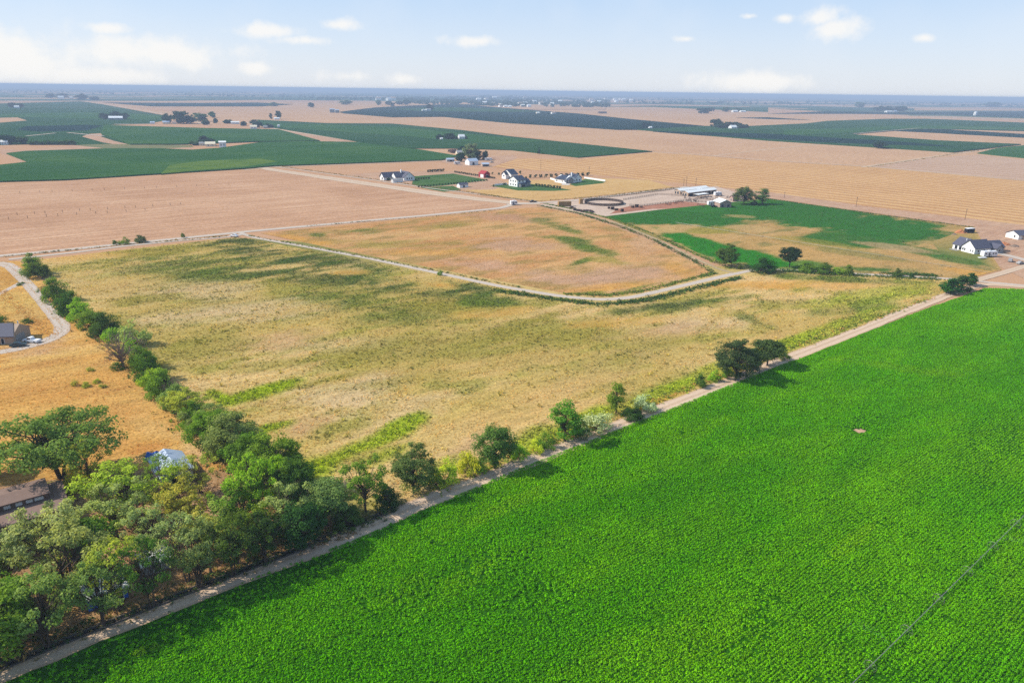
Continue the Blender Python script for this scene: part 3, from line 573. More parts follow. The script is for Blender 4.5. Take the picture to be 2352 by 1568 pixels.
# concrete ditch along the foreground track: two lips and a bed painted dark as shade between
dm = plain('ditch_concrete', (92, 84, 76), 0.9, 0.3, 1.5); dk = plain('ditch_shade', (44, 38, 34), 0.9, 0.3, 1.5)
DC = np.array([G(*p) for p in [(-90, 1572), (0, 1536), (180, 1462), (375, 1383), (588, 1300), (700, 1258), (800, 1212), (905, 1172)]])
d_ = thing('irrigation_ditch', 'dark narrow concrete ditch along the foreground track under the trees', 'ditch', (DC[0][0], DC[0][1], _z[0]))
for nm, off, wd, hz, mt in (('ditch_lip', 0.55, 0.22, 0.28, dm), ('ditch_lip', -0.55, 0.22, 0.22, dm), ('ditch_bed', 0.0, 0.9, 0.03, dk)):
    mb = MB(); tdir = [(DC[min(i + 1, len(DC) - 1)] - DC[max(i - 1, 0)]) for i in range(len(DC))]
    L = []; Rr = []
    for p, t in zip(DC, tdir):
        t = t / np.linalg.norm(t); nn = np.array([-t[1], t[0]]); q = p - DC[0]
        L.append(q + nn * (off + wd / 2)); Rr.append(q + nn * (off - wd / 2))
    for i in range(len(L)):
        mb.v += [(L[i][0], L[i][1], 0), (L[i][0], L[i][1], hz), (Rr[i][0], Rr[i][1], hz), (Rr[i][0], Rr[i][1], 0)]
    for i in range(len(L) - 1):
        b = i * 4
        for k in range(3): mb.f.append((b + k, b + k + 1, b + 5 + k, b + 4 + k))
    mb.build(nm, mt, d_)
# ================================================================== trees
LEAF = leaf_mat('foliage'); BARK = plain('bark', (98, 80, 66), 0.9, 0.35, 2.0); DEADBARK = plain('dead_bark', (150, 128, 112), 0.9, 0.3, 2.0)
def gen_tree(seed, Ht, R, base=0.25, nclump=60, nleaf=110, leaf=0.3, shape='round', stems=1, cr=(0.20, 0.36), trunk_r=0.22, lean=0.15, bare=False, twigs=0):
    rs = np.random.RandomState(seed); rnd = random.Random(seed)
    zc = Ht * (base + (1 - base) / 2); rz = Ht * (1 - base) / 2
    # uneven outline: a few random lobes
    lobes = rs.normal(size=(7, 3)); lobes /= np.linalg.norm(lobes, axis=1)[:, None]; la = rs.uniform(-0.35, 0.3, 7)
    cl = []
    while len(cl) < nclump:
        d = rs.normal(size=3); d /= np.linalg.norm(d)
        rr = rs.uniform(0.3, 1.0) ** 0.55
        k = 1 + sum(a * max(0, float(d @ l)) ** 2 for a, l in zip(la, lobes))
        p = d * rr * k
        if shape == 'column': wx = 0.9 if p[2] < 0.3 else 0.9 - 0.5 * (p[2] - 0.3)
        elif shape == 'cone': wx = max(0.12, 0.62 - 0.52 * p[2])
        elif shape == 'dome': p[2] = abs(p[2]) * 1.9 - 0.95; wx = math.sqrt(max(0.05, 1 - max(0, p[2]) ** 2)) * 0.95
        elif shape == 'spread': wx = 0.75 + 0.3 * (p[2] > -0.3)
        else: wx = 1.0
        cl.append((p[0] * R * wx, p[1] * R * wx, zc + p[2] * rz * 0.92))
    cl = np.array(cl); cl[:, 2] = np.maximum(cl[:, 2], 0.35 if shape in ('dome', 'cone') else Ht * base * 0.7)
    # wood
    mb = MB(); tops = []
    for s in range(stems):
        a = rnd.uniform(0, 6.28); sp = (0.05 if stems == 1 else 0.35) * R
        tx, ty = math.cos(a) * sp, math.sin(a) * sp; b0 = 0.0 if stems == 1 else 0.25
        pts = [(math.cos(a) * b0, math.sin(a) * b0, -0.2)]
        hh = Ht * rnd.uniform(0.72, 0.86)
        for i in range(1, 6):
            t = i / 5; pts.append((tx * t + rnd.uniform(-1, 1) * lean * R * 0.25, ty * t + rnd.uniform(-1, 1) * lean * R * 0.25, hh * t))
        r0 = trunk_r * (1.0 if stems == 1 else 0.7)
        mb.tube(pts, [r0 * (1.25 if i == 0 else 1 - 0.17 * i) for i in range(6)], 6); tops.append(pts)
    for i, c in enumerate(cl):
        pts = tops[i % stems]
        t = min(0.95, max(0.18, (c[2] / Ht) * rnd.uniform(0.45, 0.75))); k = t * 5; j = min(4, int(k)); f = k - j
        a = Vector(pts[j]).lerp(Vector(pts[j + 1]), f); b = Vector(c)
        m = a.lerp(b, 0.5) + Vector((rnd.uniform(-.1, .1) * R, rnd.uniform(-.1, .1) * R, 0.06 * Ht * rnd.uniform(-0.3, 1)))
        r1 = trunk_r * rnd.uniform(0.22, 0.42)
        mb.tube([a, m, b], [r1, r1 * 0.7, r1 * 0.3], 4)
        for q in range(twigs):
            e = b + Vector(rs.normal(size=3)) * R * 0.16 + Vector((0, 0, -0.05 * R))
            mb.tube([m.lerp(b, rnd.uniform(0.3, 1)), b.lerp(e, 0.5) + Vector((0, 0, 0.05 * R)), e], [r1 * .4, r1 * .3, r1 * .15], 3)
    wood = mb
    if bare: return wood, None
    # leaves
    Cs = []; Ns = []; Lv = []
    for c in cl:
        rad = R * rs.uniform(*cr); n = int(nleaf * rs.uniform(0.6, 1.3))
        d = rs.normal(size=(n, 3)); d /= np.linalg.norm(d, axis=1)[:, None]
        q = d * (rad * rs.uniform(0.15, 1.0, n) ** 0.5)[:, None]; q[:, 2] *= 0.72
        Cs.append(c + q); out = c - np.array([0, 0, zc * 0.8]); out /= (np.linalg.norm(out) + 1e-6)
        Ns.append(d * 0.55 + out * 0.35 + np.array([0, 0, 0.25]) + rs.normal(size=(n, 3)) * 0.45)
        Lv.append(np.clip(0.5 + rs.normal() * 0.13 + rs.normal(size=n) * 0.16, 0, 1))
    P = np.concatenate(Cs); N = np.concatenate(Ns); N /= np.linalg.norm(N, axis=1)[:, None]; lv = np.concatenate(Lv)
    k = P[:, 2] > 0.06; P, N, lv = P[k], N[k], lv[k]
    t = rs.normal(size=P.shape); U = np.cross(N, t); U /= np.linalg.norm(U, axis=1)[:, None]; W = np.cross(N, U)
    s = (leaf * rs.uniform(0.6, 1.3, len(P)))[:, None]
    V = np.stack([P - U * s * .62, P - W * s * .36, P + U * s * .62, P + W * s * .36], 1).reshape(-1, 3)
    V[:, 2] = np.maximum(V[:, 2], 0.02)
    Fq = np.arange(len(V)).reshape(-1, 4)
    me = npmesh('crown', V, Fq, {'lv': np.repeat(lv, 4)}); me.materials.append(LEAF)
    return wood, me
TREES = {}
def proto(kind, **kw):
    """several variants of a kind; meshes only, the trees themselves are set out below"""
    out = []
    for sd in kw.pop('seeds'):
        wood, cm = gen_tree(sd, **kw)
        me = bpy.data.meshes.new('trunk'); me.from_pydata(wood.v, [], wood.f); me.update(); me.materials.append(DEADBARK if kw.get('bare') else BARK)
        out.append((me, cm, kw['Ht'], kw['R']))
    TREES[kind] = out
proto('elm', seeds=(1, 2, 3), Ht=12, R=5.0, base=0.16, nclump=85, nleaf=120, leaf=0.36, cr=(0.18, 0.32))
proto('wide', seeds=(4, 5), Ht=13, R=8.0, base=0.22, nclump=110, nleaf=150, leaf=0.36, shape='spread', stems=3, cr=(0.13, 0.24), trunk_r=0.4)
proto('olive', seeds=(6, 7, 8, 9), Ht=11, R=5.0, base=0.24, nclump=54, nleaf=92, leaf=0.30, stems=3, cr=(0.12, 0.24), trunk_r=0.22, shape='spread', twigs=1)
proto('sparse', seeds=(10, 11), Ht=11, R=4.6, base=0.3, nclump=36, nleaf=80, leaf=0.3, stems=2, cr=(0.15, 0.26), trunk_r=0.2, twigs=2)
proto('hedge', seeds=(12, 13, 14, 15), Ht=7, R=4.0, base=0.02, nclump=60, nleaf=95, leaf=0.30, shape='dome', stems=2, cr=(0.2, 0.34))
proto('shrub', seeds=(16, 17, 18), Ht=3.0, R=2.2, base=0.0, nclump=30, nleaf=60, leaf=0.22, shape='dome', stems=3, cr=(0.22, 0.38), trunk_r=0.06)
proto('poplar', seeds=(19, 20), Ht=11, R=2.6, base=0.06, nclump=46, nleaf=80, leaf=0.32, shape='column', cr=(0.26, 0.42), trunk_r=0.2)
proto('dead', seeds=(21, 22), Ht=9, R=5, base=0.2, nclump=46, nleaf=0, bare=True, stems=2, twigs=6, trunk_r=0.24, shape='spread')
proto('conifer', seeds=(23, 24), Ht=8, R=2.8, base=0.0, nclump=44, nleaf=70, leaf=0.34, shape='cone', cr=(0.22, 0.36))
proto('far', seeds=(25, 26, 27, 28), Ht=14, R=6.0, base=0.03, nclump=44, nleaf=56, leaf=1.15, cr=(0.24, 0.4), trunk_r=0.4)
proto('farpoplar', seeds=(29, 30), Ht=18, R=4.6, base=0.03, nclump=34, nleaf=44, leaf=1.1, shape='column', cr=(0.3, 0.46), trunk_r=0.4)
proto('farshrub', seeds=(31, 32), Ht=5, R=3.6, base=0.0, nclump=22, nleaf=40, leaf=0.85, shape='dome', cr=(0.26, 0.42), trunk_r=0.15)
proto('young', seeds=(33, 34), Ht=3, R=1.1, base=0.05, nclump=12, nleaf=26, leaf=0.5, cr=(0.45, 0.7), trunk_r=0.08)

CO = {'dark': (50, 74, 34), 'dk2': (66, 90, 34), 'mid': (90, 114, 38), 'bright': (112, 142, 40), 'lime': (146, 160, 46), 'grey': (126, 136, 84), 'grey2': (106, 122, 66), 'olive': (130, 138, 56), 'sage': (146, 158, 118), 'yellow': (170, 168, 50), 'deep': (42, 78, 30), 'farblue': (34, 58, 42), 'farmid': (60, 84, 54)}
_cnt = {}
def tree(kind, bx, by, top, wpx, colour, label, group=None, cat='tree', name=None, rz=None, world=None):
    """pixel of the foot, row of the top and width in pixels -> a tree standing on the ground there"""
    i = _cnt.get(kind, 0); _cnt[kind] = i + 1
    tm, cm, h0, r0 = TREES[kind][i % len(TREES[kind])]
    p = G(bx, by) if world is None else np.array(world)
    if world is None:
        q = pxm(p); rad = max(0.3, wpx / q / 2)
        h = max(0.5, height_at(p, top))
    else: h, rad = top, wpx / 2
    rnd = random.Random(i * 7 + len(kind))
    o = thing(name or {'shrub': 'shrub', 'farshrub': 'shrub', 'dead': 'dead_tree', 'conifer': 'spruce_tree', 'young': 'young_tree', 'poplar': 'poplar_tree', 'farpoplar': 'poplar_tree', 'olive': 'olive_tree', 'hedge': 'hedgerow_tree'}.get(kind, 'leafy_tree'),
              label, cat, (p[0], p[1], 0), rnd.uniform(0, 6.28) if rz is None else rz, group)
    o.scale = (rad / r0 * 0.92, rad / r0 * 0.92, h / h0 * 0.97)
    t = link(bpy.data.objects.new('trunk', tm), o)
    if cm is not None:
        c = link(bpy.data.objects.new('crown', cm), o)
        base = np.array(alb(CO[colour] if isinstance(colour, str) else colour, 1.7))
        j = np.array([rnd.uniform(0.88, 1.14), rnd.uniform(0.9, 1.1), rnd.uniform(0.85, 1.1)])
        c.color = tuple(base * j) + (1,)
    return o

# --- along the foreground track, from the far corner to the near trees
tree('conifer', 2184, 674, 636, 58, 'deep', 'dark spruce nearest the track at the far right corner of the weedy field')
tree('conifer', 2208, 668, 629, 50, 'dark', 'middle dark spruce of the clump at the far right corner of the track')
tree('conifer', 2228, 656, 624, 40, 'deep', 'farthest and smallest dark spruce of the clump at the right corner')
tree('elm', 1690, 868, 780, 104, (58, 74, 42), 'big dark round tree on the left of the pair beside the farm track')
tree('elm', 1762, 840, 766, 86, (64, 80, 44), 'dark round tree on the right of the pair beside the farm track')
tree('hedge', 1728, 850, 800, 50, 'dark', 'low dark tree filling the gap between the dark pair by the track')
tree('shrub', 1609, 888, 857, 38, 'dk2', 'dark bush standing alone left of the dark tree pair by the track', cat='shrub')
tree('shrub', 1642, 876, 848, 34, 'bright', 'light green bush leaning on the left side of the dark tree pair', cat='shrub')
tree('poplar', 1415, 950, 866, 50, 'mid', 'slender upright tree standing above the grey bushes by the track')
tree('hedge', 1455, 962, 925, 62, 'dark', 'dark rounded bush at the foot of the slender upright tree', cat='shrub')
tree('shrub', 1372, 990, 938, 96, 'sage', 'wide sage grey bush left of the slender upright tree', cat='shrub')
tree('shrub', 1480, 940, 908, 72, 'sage', 'sage grey bush right of the slender upright tree', cat='shrub')
tree('shrub', 1335, 1004, 965, 60, 'dk2', 'dark bush between the tall bright tree and the sage grey bush', cat='shrub')
tree('poplar', 1297, 1014, 911, 80, (80, 120, 36), 'tall bright green tree with two crowns beside the track')
tree('elm', 1136, 1076, 968, 98, (74, 98, 48), 'dark round leafy tree standing alone in the middle of the track row')
tree('shrub', 1075, 1092, 1022, 66, 'lime', 'tall lime green bush left of the lone dark round tree', cat='shrub')
tree('shrub', 1026, 1114, 1054, 76, 'lime', 'wide lime green bush right of the dark tree with a visible trunk', cat='shrub')
tree('shrub', 1252, 1028, 992, 54, 'mid', 'small green bush left of the tall bright tree', cat='shrub')
tree('shrub', 1192, 1058, 1010, 52, 'bright', 'thin light green bush right of the lone dark round tree', cat='shrub')
tree('shrub', 1232, 1040, 1004, 44, 'lime', 'lime green bush between the lone round tree and the tall bright tree', cat='shrub')
tree('shrub', 1002, 1118, 1076, 50, 'mid', 'green bush touching the dark spreading tree of the belt', cat='shrub')
tree('shrub', 1100, 1086, 1046, 40, 'bright', 'light green bush at the left foot of the lone dark round tree', cat='shrub')
tree('shrub', 1670, 868, 840, 40, 'mid', 'green bush at the left foot of the dark tree pair', cat='shrub')
tree('shrub', 1800, 826, 800, 34, 'mid', 'small bush at the right end of the dark tree pair', cat='shrub')
tree('elm', 950, 1134, 1028, 104, (80, 102, 50), 'dark spreading tree at the right end of the dense tree belt')
tree('olive', 842, 1176, 1052, 124, 'mid', 'broad green tree second from the right end of the dense tree belt')
tree('elm', 752, 1206, 1084, 120, 'grey2', 'broad grey green tree third from the right end of the dense tree belt')
tree('hedge', 890, 1166, 1110, 70, 'dark', 'dark undergrowth bush below the right end of the tree belt', cat='shrub')
tree('hedge', 800, 1205, 1150, 80, 'dk2', 'dark bush at the ditch below the second tree of the belt', cat='shrub')
# --- hedgerow along the left side of the weedy field, far end to near end
HED = [('hedge', 76, 628, 586, 40, 'mid'), ('hedge', 90, 637, 594, 44, 'dk2'), ('hedge', 128, 690, 636, 46, 'mid'), ('hedge', 160, 722, 664, 50, 'dk2'), ('hedge', 186, 734, 688, 46, 'bright'), ('hedge', 212, 750, 698, 50, 'mid'), ('hedge', 238, 768, 716, 56, 'dk2'),
       ('shrub', 258, 780, 750, 40, 'bright'), ('shrub', 310, 792, 742, 60, 'grey'), ('shrub', 300, 812, 778, 44, 'bright'), ('hedge', 326, 846, 792, 54, 'mid'), ('hedge', 346, 872, 814, 58, 'dk2'), ('hedge', 360, 890, 836, 56, 'bright'), ('hedge', 378, 908, 846, 62, 'mid'), ('hedge', 398, 934, 880, 60, 'grey2'), ('olive', 436, 962, 890, 96, 'olive'), ('hedge', 452, 985, 926, 70, 'mid'), ('olive', 470, 1004, 926, 90, 'grey2'),
       ('elm', 484, 1030, 940, 88, 'mid'), ('hedge', 516, 1048, 980, 80, 'bright'), ('elm', 542, 1058, 950, 100, 'grey2'), ('elm', 566, 1084, 985, 90, 'mid'), ('elm', 592, 1104, 1000, 100, 'dk2'), ('elm', 642, 1130, 1004, 108, 'mid')]
ORD = [ordw(i + 1) for i in range(40)]
CW = {'mid': 'green', 'dk2': 'dark green', 'dark': 'dark green', 'bright': 'bright green', 'grey': 'grey green', 'grey2': 'grey green', 'olive': 'olive green', 'lime': 'lime green', 'yellow': 'yellow green', 'deep': 'deep green', 'sage': 'sage grey', 'farblue': 'dark', 'farmid': 'green'}
for i, (k, x, y, t, wd, c) in enumerate(HED):
    tree(k, x, y, t - 4, wd * 1.2, c, '%s, %s from the far end of the hedgerow by the weedy field' % (CW[c] + (' bush' if k == 'shrub' else ' tree'), ORD[i]), 'hedgerow along the weedy field', cat='shrub' if k == 'shrub' else 'tree')
tree('dead', 284, 846, 752, 100, 'grey', 'bare grey dead tree with drooping branches left of the hedgerow', cat='dead tree')
tree('shrub', 274, 846, 828, 40, 'dk2', 'dark low bush at the foot of the bare dead tree', cat='shrub')
tree('dead', 402, 922, 868, 56, 'grey', 'small bare grey shrub standing in the hedgerow', cat='dead tree')
for (x, y, t, wd, lab) in [(172, 886, 872, 20, 'leftmost of the small green bushes in the orange dry field'), (197, 889, 876, 22, 'second small bush from the left in the orange dry field'), (224, 879, 867, 20, 'upper middle small bush in the orange dry field'), (236, 890, 880, 18, 'rightmost of the small green bushes in the orange dry field'), (208, 852, 842, 20, 'small green bush nearest the dead tree in the orange field'),
                           (62, 742, 728, 24, 'small green bush behind the dark roofed house on the left'), (2, 742, 722, 34, 'dark round bush touching the roof of the left house'), (44, 656, 648, 12, 'tiny dark bush in the fork of the gravel drive'), (52, 652, 646, 9, 'tiny dark bush right beside the fork of the gravel drive')]:
    tree('shrub', x, y, t, wd, 'olive' if y > 800 else 'dk2', lab, cat='shrub')
# --- the dense trees of the lower left
NEAR = [('wide', 142, 1100, 946, 232, (98, 116, 58), 'huge spreading tree with several trunks above the brown roofed house'),
 ('elm', -22, 1096, 1018, 80, 'dk2', 'dark tree cut by the left edge beside the huge spreading tree'),
 ('sparse', 214, 1122, 1006, 92, 'olive', 'thin half bare tree right of the huge spreading tree'),
 ('shrub', 186, 1122, 1058, 66, 'yellow', 'yellow green bushy tree at the foot of the huge spreading tree'),
 ('olive', 300, 1188, 1052, 196, (130, 148, 46), 'large bright yellow green tree in the middle of the lower left grove'),
 ('sparse', 376, 1124, 1046, 96, 'mid', 'dark stemmed tree growing in front of the white shed roof'),
 ('sparse', 462, 1132, 1040, 84, 'olive', 'thin olive tree right of the white shed'),
 ('olive', 272, 1240, 1106, 136, 'grey', 'grey green tree below the large bright yellow green one'),
 ('olive', 432, 1210, 1092, 140, 'olive', 'broad olive tree in front of the pale dirt clearing'),
 ('dead', 492, 1188, 1116, 64, 'grey', 'bare grey brushwood tree between the olive trees'),
 ('olive', 604, 1190, 1006, 136, 'bright', 'tall bright green tree at the inner corner of grove and hedgerow'),
 ('olive', 556, 1216, 1086, 124, 'mid', 'green tree just left of the tall bright corner tree'),
 ('olive', 664, 1240, 1104, 120, 'grey', 'pale grey green tree with a leaning white branch near the ditch'),
 ('elm', 690, 1180, 1040, 100, 'dk2', 'dark green tree behind the pale grey green one at the corner'),
 ('olive', 116, 1330, 1140, 168, 'grey', 'big grey green tree below the brown roofed house'),
 ('olive', 36, 1350, 1178, 140, 'grey2', 'grey green tree at the left edge of the grove'),
 ('olive', 178, 1380, 1180, 170, (126, 132, 72), 'big gnarled olive tree with low arching limbs in the lower left'),
 ('sparse', 277, 1400, 1226, 132, 'olive', 'tall thin tree with a long bare trunk before the blue shed'),
 ('elm', 26, 1452, 1330, 116, 'mid', 'green tree in the lower left corner of the grove'),
 ('sparse', 432, 1336, 1176, 120, 'grey', 'thin grey green tree right of the blue shed'),
 ('sparse', 486, 1316, 1184, 112, 'olive', 'thin forked tree with dark stems near the ditch'),
 ('olive', 545, 1296, 1180, 116, 'grey2', 'grey green tree fifth from the right along the ditch'),
 ('olive', 610, 1270, 1150, 116, 'mid', 'green tree fourth from the right along the ditch'),
 ('olive', 352, 1290, 1150, 116, 'grey', 'grey green tree behind the tall thin tree by the blue shed'),
 ('elm', 220, 1310, 1165, 120, 'mid', 'fuller green tree above the blue shed'),
 ('olive', 520, 1235, 1130, 110, (124, 136, 70), 'soft green tree in the centre of the grove below the brushwood'),
 ('olive', 236, 1440, 1268, 130, 'grey2', 'grey green tree left of the long bare trunk by the ditch'),
 ('sparse', 352, 1396, 1234, 116, 'dk2', 'dark tree right of the long bare trunk by the ditch'),
 ('olive', 458, 1354, 1196, 118, 'grey2', 'grey green tree below the thin forked tree'),
 ('sparse', 538, 1324, 1176, 112, 'dk2', 'dark tree along the ditch below the thin trees'),
 ('olive', 614, 1294, 1150, 116, 'dark', 'very dark tree along the ditch in the middle of the belt'),
 ('elm', 692, 1262, 1146, 112, 'dark', 'dark tree along the ditch right of the middle'),
 ('olive', 112, 1484, 1296, 150, 'grey2', 'grey green tree by the ditch in the lower left'),
 ('elm', 0, 1526, 1352, 160, 'mid', 'green tree cut by the lower left edge'),
 ('elm', -90, 1420, 1260, 150, 'grey2', 'grey green tree just past the left edge of the grove'),
 ('elm', -120, 1280, 1150, 150, 'mid', 'green tree past the left edge behind the grove'),
 ('olive', 470, 1268, 1160, 90, (142, 138, 74), 'straw tinted thin tree in the middle of the grove')]
for (k, x, y, t, wd, c, lab) in NEAR: tree(k, x, y, t, wd, c, lab, 'grove in the lower left', cat={'shrub': 'shrub', 'hedge': 'shrub', 'dead': 'dead tree'}.get(k, 'tree'))
# --- trees in the middle ground
MID = [('elm', 1665, 612, 563, 54, 'dk2', 'round green tree alone on the pasture edge near the track junction'), ('hedge', 1750, 625, 588, 62, 'deep', 'dark bushy tree left of the second pasture tree'), ('elm', 1813, 614, 557, 56, (40, 58, 32), 'dark round tree right of the bushy one on the lane'),
 ('hedge', 1852, 626, 597, 40, 'mid', 'first bush right of the dark round tree on the lane'), ('hedge', 1894, 629, 604, 44, 'dk2', 'second bush right of the dark round tree on the lane'), ('hedge', 1922, 630, 608, 36, 'bright', 'third bush right of the dark round tree on the lane'), ('hedge', 1946, 632, 605, 26, 'mid', 'fourth and last bush right of the dark round tree on the lane'),
 ('shrub', 2060, 635, 615, 26, 'dk2', 'small bush in the low green hedge by the lane on the right'), ('shrub', 2092, 638, 625, 12, 'deep', 'tiny round bush by the lane on the right'), ('shrub', 1700, 618, 606, 18, 'mid', 'small bush at the track junction below the round tree'),
 ('elm', 1708, 470, 426, 46, (70, 92, 50), 'broad tree left of the two big trees behind the corral'), ('poplar', 1751, 469, 426, 36, (76, 98, 52), 'narrow tree right of the two big trees behind the corral'), ('shrub', 1731, 470, 458, 18, (46, 62, 40), 'dark bush in the shade between the two big corral trees'),
 ('shrub', 264, 562, 548, 12, 'dk2', 'smallest bush at the left end of the roadside bushes'), ('shrub', 275, 561, 553, 12, 'mid', 'low bush between the roadside bushes on the left'), ('shrub', 288, 561, 543, 20, 'mid', 'middle roadside bush on the left gravel road'), ('hedge', 322, 557, 537, 28, (70, 86, 50), 'largest roadside bush on the left gravel road'), ('shrub', 420, 546, 532, 11, 'dk2', 'single small bush on the left gravel road right of the others'),
 ('shrub', 1011, 633, 619, 16, 'mid', 'single bush on the diagonal track in the middle'), ('far', 2017, 341, 322, 27, 'farblue', 'lone round tree on the edge of the dark green field on the right'), ('shrub', 1238, 354, 337, 9, 'farblue', 'small lone tree in the field edge right of the white shed farm')]
for (k, x, y, t, wd, c, lab) in MID: tree(k, x, y, t, wd, c, lab, cat='shrub' if 'bush' in lab.split(' ')[0:4] and 'bushy' not in lab else 'tree')
hm = [(1360, 500), (1400, 512)]
# --- far farmsteads: (kind, x, y, top, width) with what they belong to
FARM = {
 'the farm with the white shed': [('far', 1080, 367, 330, 26, (96, 108, 84), 'tall pale tree'), ('far', 1058, 371, 350, 18, 'farblue', 'dark tree left of the shed'), ('far', 1097, 366, 347, 18, 'farblue', 'dark tree right of the pale tree'), ('farpoplar', 1112, 367, 350, 12, 'farblue', 'dark narrow tree'), ('farpoplar', 1116, 364, 346, 8, 'farblue', 'rightmost dark narrow tree'), ('far', 1066, 352, 337, 18, 'farblue', 'rear dark tree'), ('farshrub', 1039, 351, 343, 24, (92, 80, 72), 'brown brush heap')],
 'the small house in the long green field': [('farshrub', 1010, 321, 309, 16, 'farblue', 'left bush'), ('far', 1031, 321, 308, 20, 'farblue', 'middle round tree'), ('farshrub', 1048, 320, 314, 10, 'farblue', 'small bush'), ('farshrub', 1068, 320, 313, 10, 'farblue', 'right bush')],
 'the cream house above the big corn field': [('farshrub', 446, 334, 322, 22, 'farmid', 'left bush'), ('far', 470, 327, 312, 15, 'farblue', 'tall dark tree'), ('far', 482, 334, 319, 18, 'farblue', 'right dark tree'), ('farshrub', 458, 328, 323, 10, 'farmid', 'small bush')],
 'the long row of farm buildings far left': [('far', 385, 284, 262, 16, 'farblue', 'left tree'), ('far', 421, 284, 257, 30, 'farblue', 'biggest dark tree'), ('far', 437, 284, 268, 20, 'farblue', 'low tree right of the biggest'), ('far', 460, 279, 260, 24, 'farmid', 'pale tree'), ('farshrub', 473, 287, 275, 14, 'farblue', 'dark bush'), ('far', 489, 271, 258, 12, 'farmid', 'rear tree'), ('farshrub', 496, 283, 272, 9, 'farblue', 'small round bush'), ('farshrub', 524, 284, 275, 18, 'farblue', 'round tree left of the white barn'), ('farshrub', 559, 289, 280, 14, 'farblue', 'tree right of the white barn'), ('far', 583, 287, 277, 12, 'farblue', 'tree behind the last house'), ('far', 592, 293, 280, 18, 'farblue', 'dark tree at the last house'), ('farshrub', 615, 293, 283, 8, 'farblue', 'small tree near the road'), ('farshrub', 622, 294, 287, 14, 'farblue', 'last bush near the road')],
 'the far left hall with three trees': [('far', 238, 274, 260, 16, 'farblue', 'left tree'), ('far', 266, 272, 257, 16, 'farblue', 'middle tree'), ('far', 285, 274, 262, 14, 'farblue', 'right tree')],
 'the hazy farm near the left horizon': [('far', 117, 226, 216, 13, 'farblue', 'left tree'), ('far', 146, 226, 216, 18, 'farblue', 'middle tree'), ('far', 190, 230, 218, 17, 'farblue', 'square tree'), ('farshrub', 217, 230, 222, 18, 'farblue', 'right bush')],
 'the tiny hazy house at the far left': [('far', 28, 248, 238, 9, 'farblue', 'left tree'), ('far', 47, 248, 239, 11, 'farblue', 'right tree')],
 'the two poplars in the far stubble': [('farpoplar', 623, 274, 262, 7, 'farblue', 'left poplar'), ('farpoplar', 640, 274, 254, 11, 'farblue', 'right poplar')],
 'the far stubble left of the town': [('far', 714, 247, 237, 12, 'farblue', 'small round tree'), ('far', 795, 241, 232, 20, 'farmid', 'wide pale tree'), ('farshrub', 627, 244, 237, 20, 'farmid', 'low hazy bush')],
 'the hazy hedge below the town': [('far', 870, 242, 232, 9, 'farmid', 'thin tree'), ('far', 891, 242, 233, 12, 'farblue', 'round tree'), ('far', 902, 245, 237, 8, 'farblue', 'small tree'), ('far', 918, 241, 234, 16, 'farblue', 'wide tree'), ('far', 935, 241, 232, 14, 'farblue', 'dark tree'), ('far', 987, 254, 240, 14, 'farblue', 'lone tree before the white sheds')],
 'the row of sheds on the far right': [('far', 1612, 261, 249, 17, 'farblue', 'left tree'), ('far', 1622, 261, 250, 12, 'farblue', 'second tree'), ('farpoplar', 1629, 256, 249, 4, 'farblue', 'thin poplar'), ('farpoplar', 1634, 256, 248, 4, 'farblue', 'second thin poplar'), ('farpoplar', 1639, 256, 249, 5, 'farblue', 'third thin poplar'), ('far', 1666, 257, 249, 13, 'farmid', 'tree before the white sheds'), ('far', 1690, 257, 249, 17, 'farmid', 'tree above the white sheds')],
 'the dark farm clump on the right': [('far', 1643, 293, 273, 18, 'farblue', 'tallest left tree'), ('far', 1655, 295, 281, 20, 'farblue', 'second tree'), ('far', 1672, 295, 282, 16, 'farblue', 'third tree'), ('far', 1690, 295, 281, 22, 'farblue', 'fourth tree'), ('farshrub', 1703, 296, 284, 16, 'farblue', 'fifth tree'), ('farshrub', 1713, 295, 287, 12, 'farblue', 'last low tree')],
 'the far striped field on the right': [('far', 1482, 295, 282, 16, (30, 56, 56), 'dark tree inside the dark crop')],
 'the hazy farm clump at the far right': [('far', 2022, 256, 246, 20, 'farblue', 'left tree'), ('farpoplar', 2040, 255, 245, 12, 'farblue', 'middle tree'), ('far', 2058, 256, 247, 20, 'farblue', 'right of middle tree'), ('far', 2072, 256, 245, 14, 'farblue', 'right tree'), ('far', 1974, 247, 236, 16, 'farmid', 'faint tree farther left'), ('far', 2282, 246, 237, 26, 'farmid', 'faint wide tree near the right horizon')],
 'the orchard at the far left edge': [('far', 4, 331, 312, 26, 'farblue', 'big dark tree at the edge'), ('far', 24, 331, 312, 24, 'farblue', 'big dark tree'), ('far', 50, 331, 313, 22, 'farmid', 'pale tree')] + [('farshrub', 74 + i * 11.5, 333, 321 + (i * 7) % 4, 13, 'farmid', '%s orchard tree from the left' % ORD[i]) for i in range(9)],
}
for farm, L in FARM.items():
    for (k, x, y, t, wd, c, nm) in L:
        tree(k, x, y, t - 3, wd * 1.35, c, '%s of %s' % (nm, farm), 'trees of ' + farm, cat='shrub' if 'bush' in nm or 'brush' in nm else 'tree')
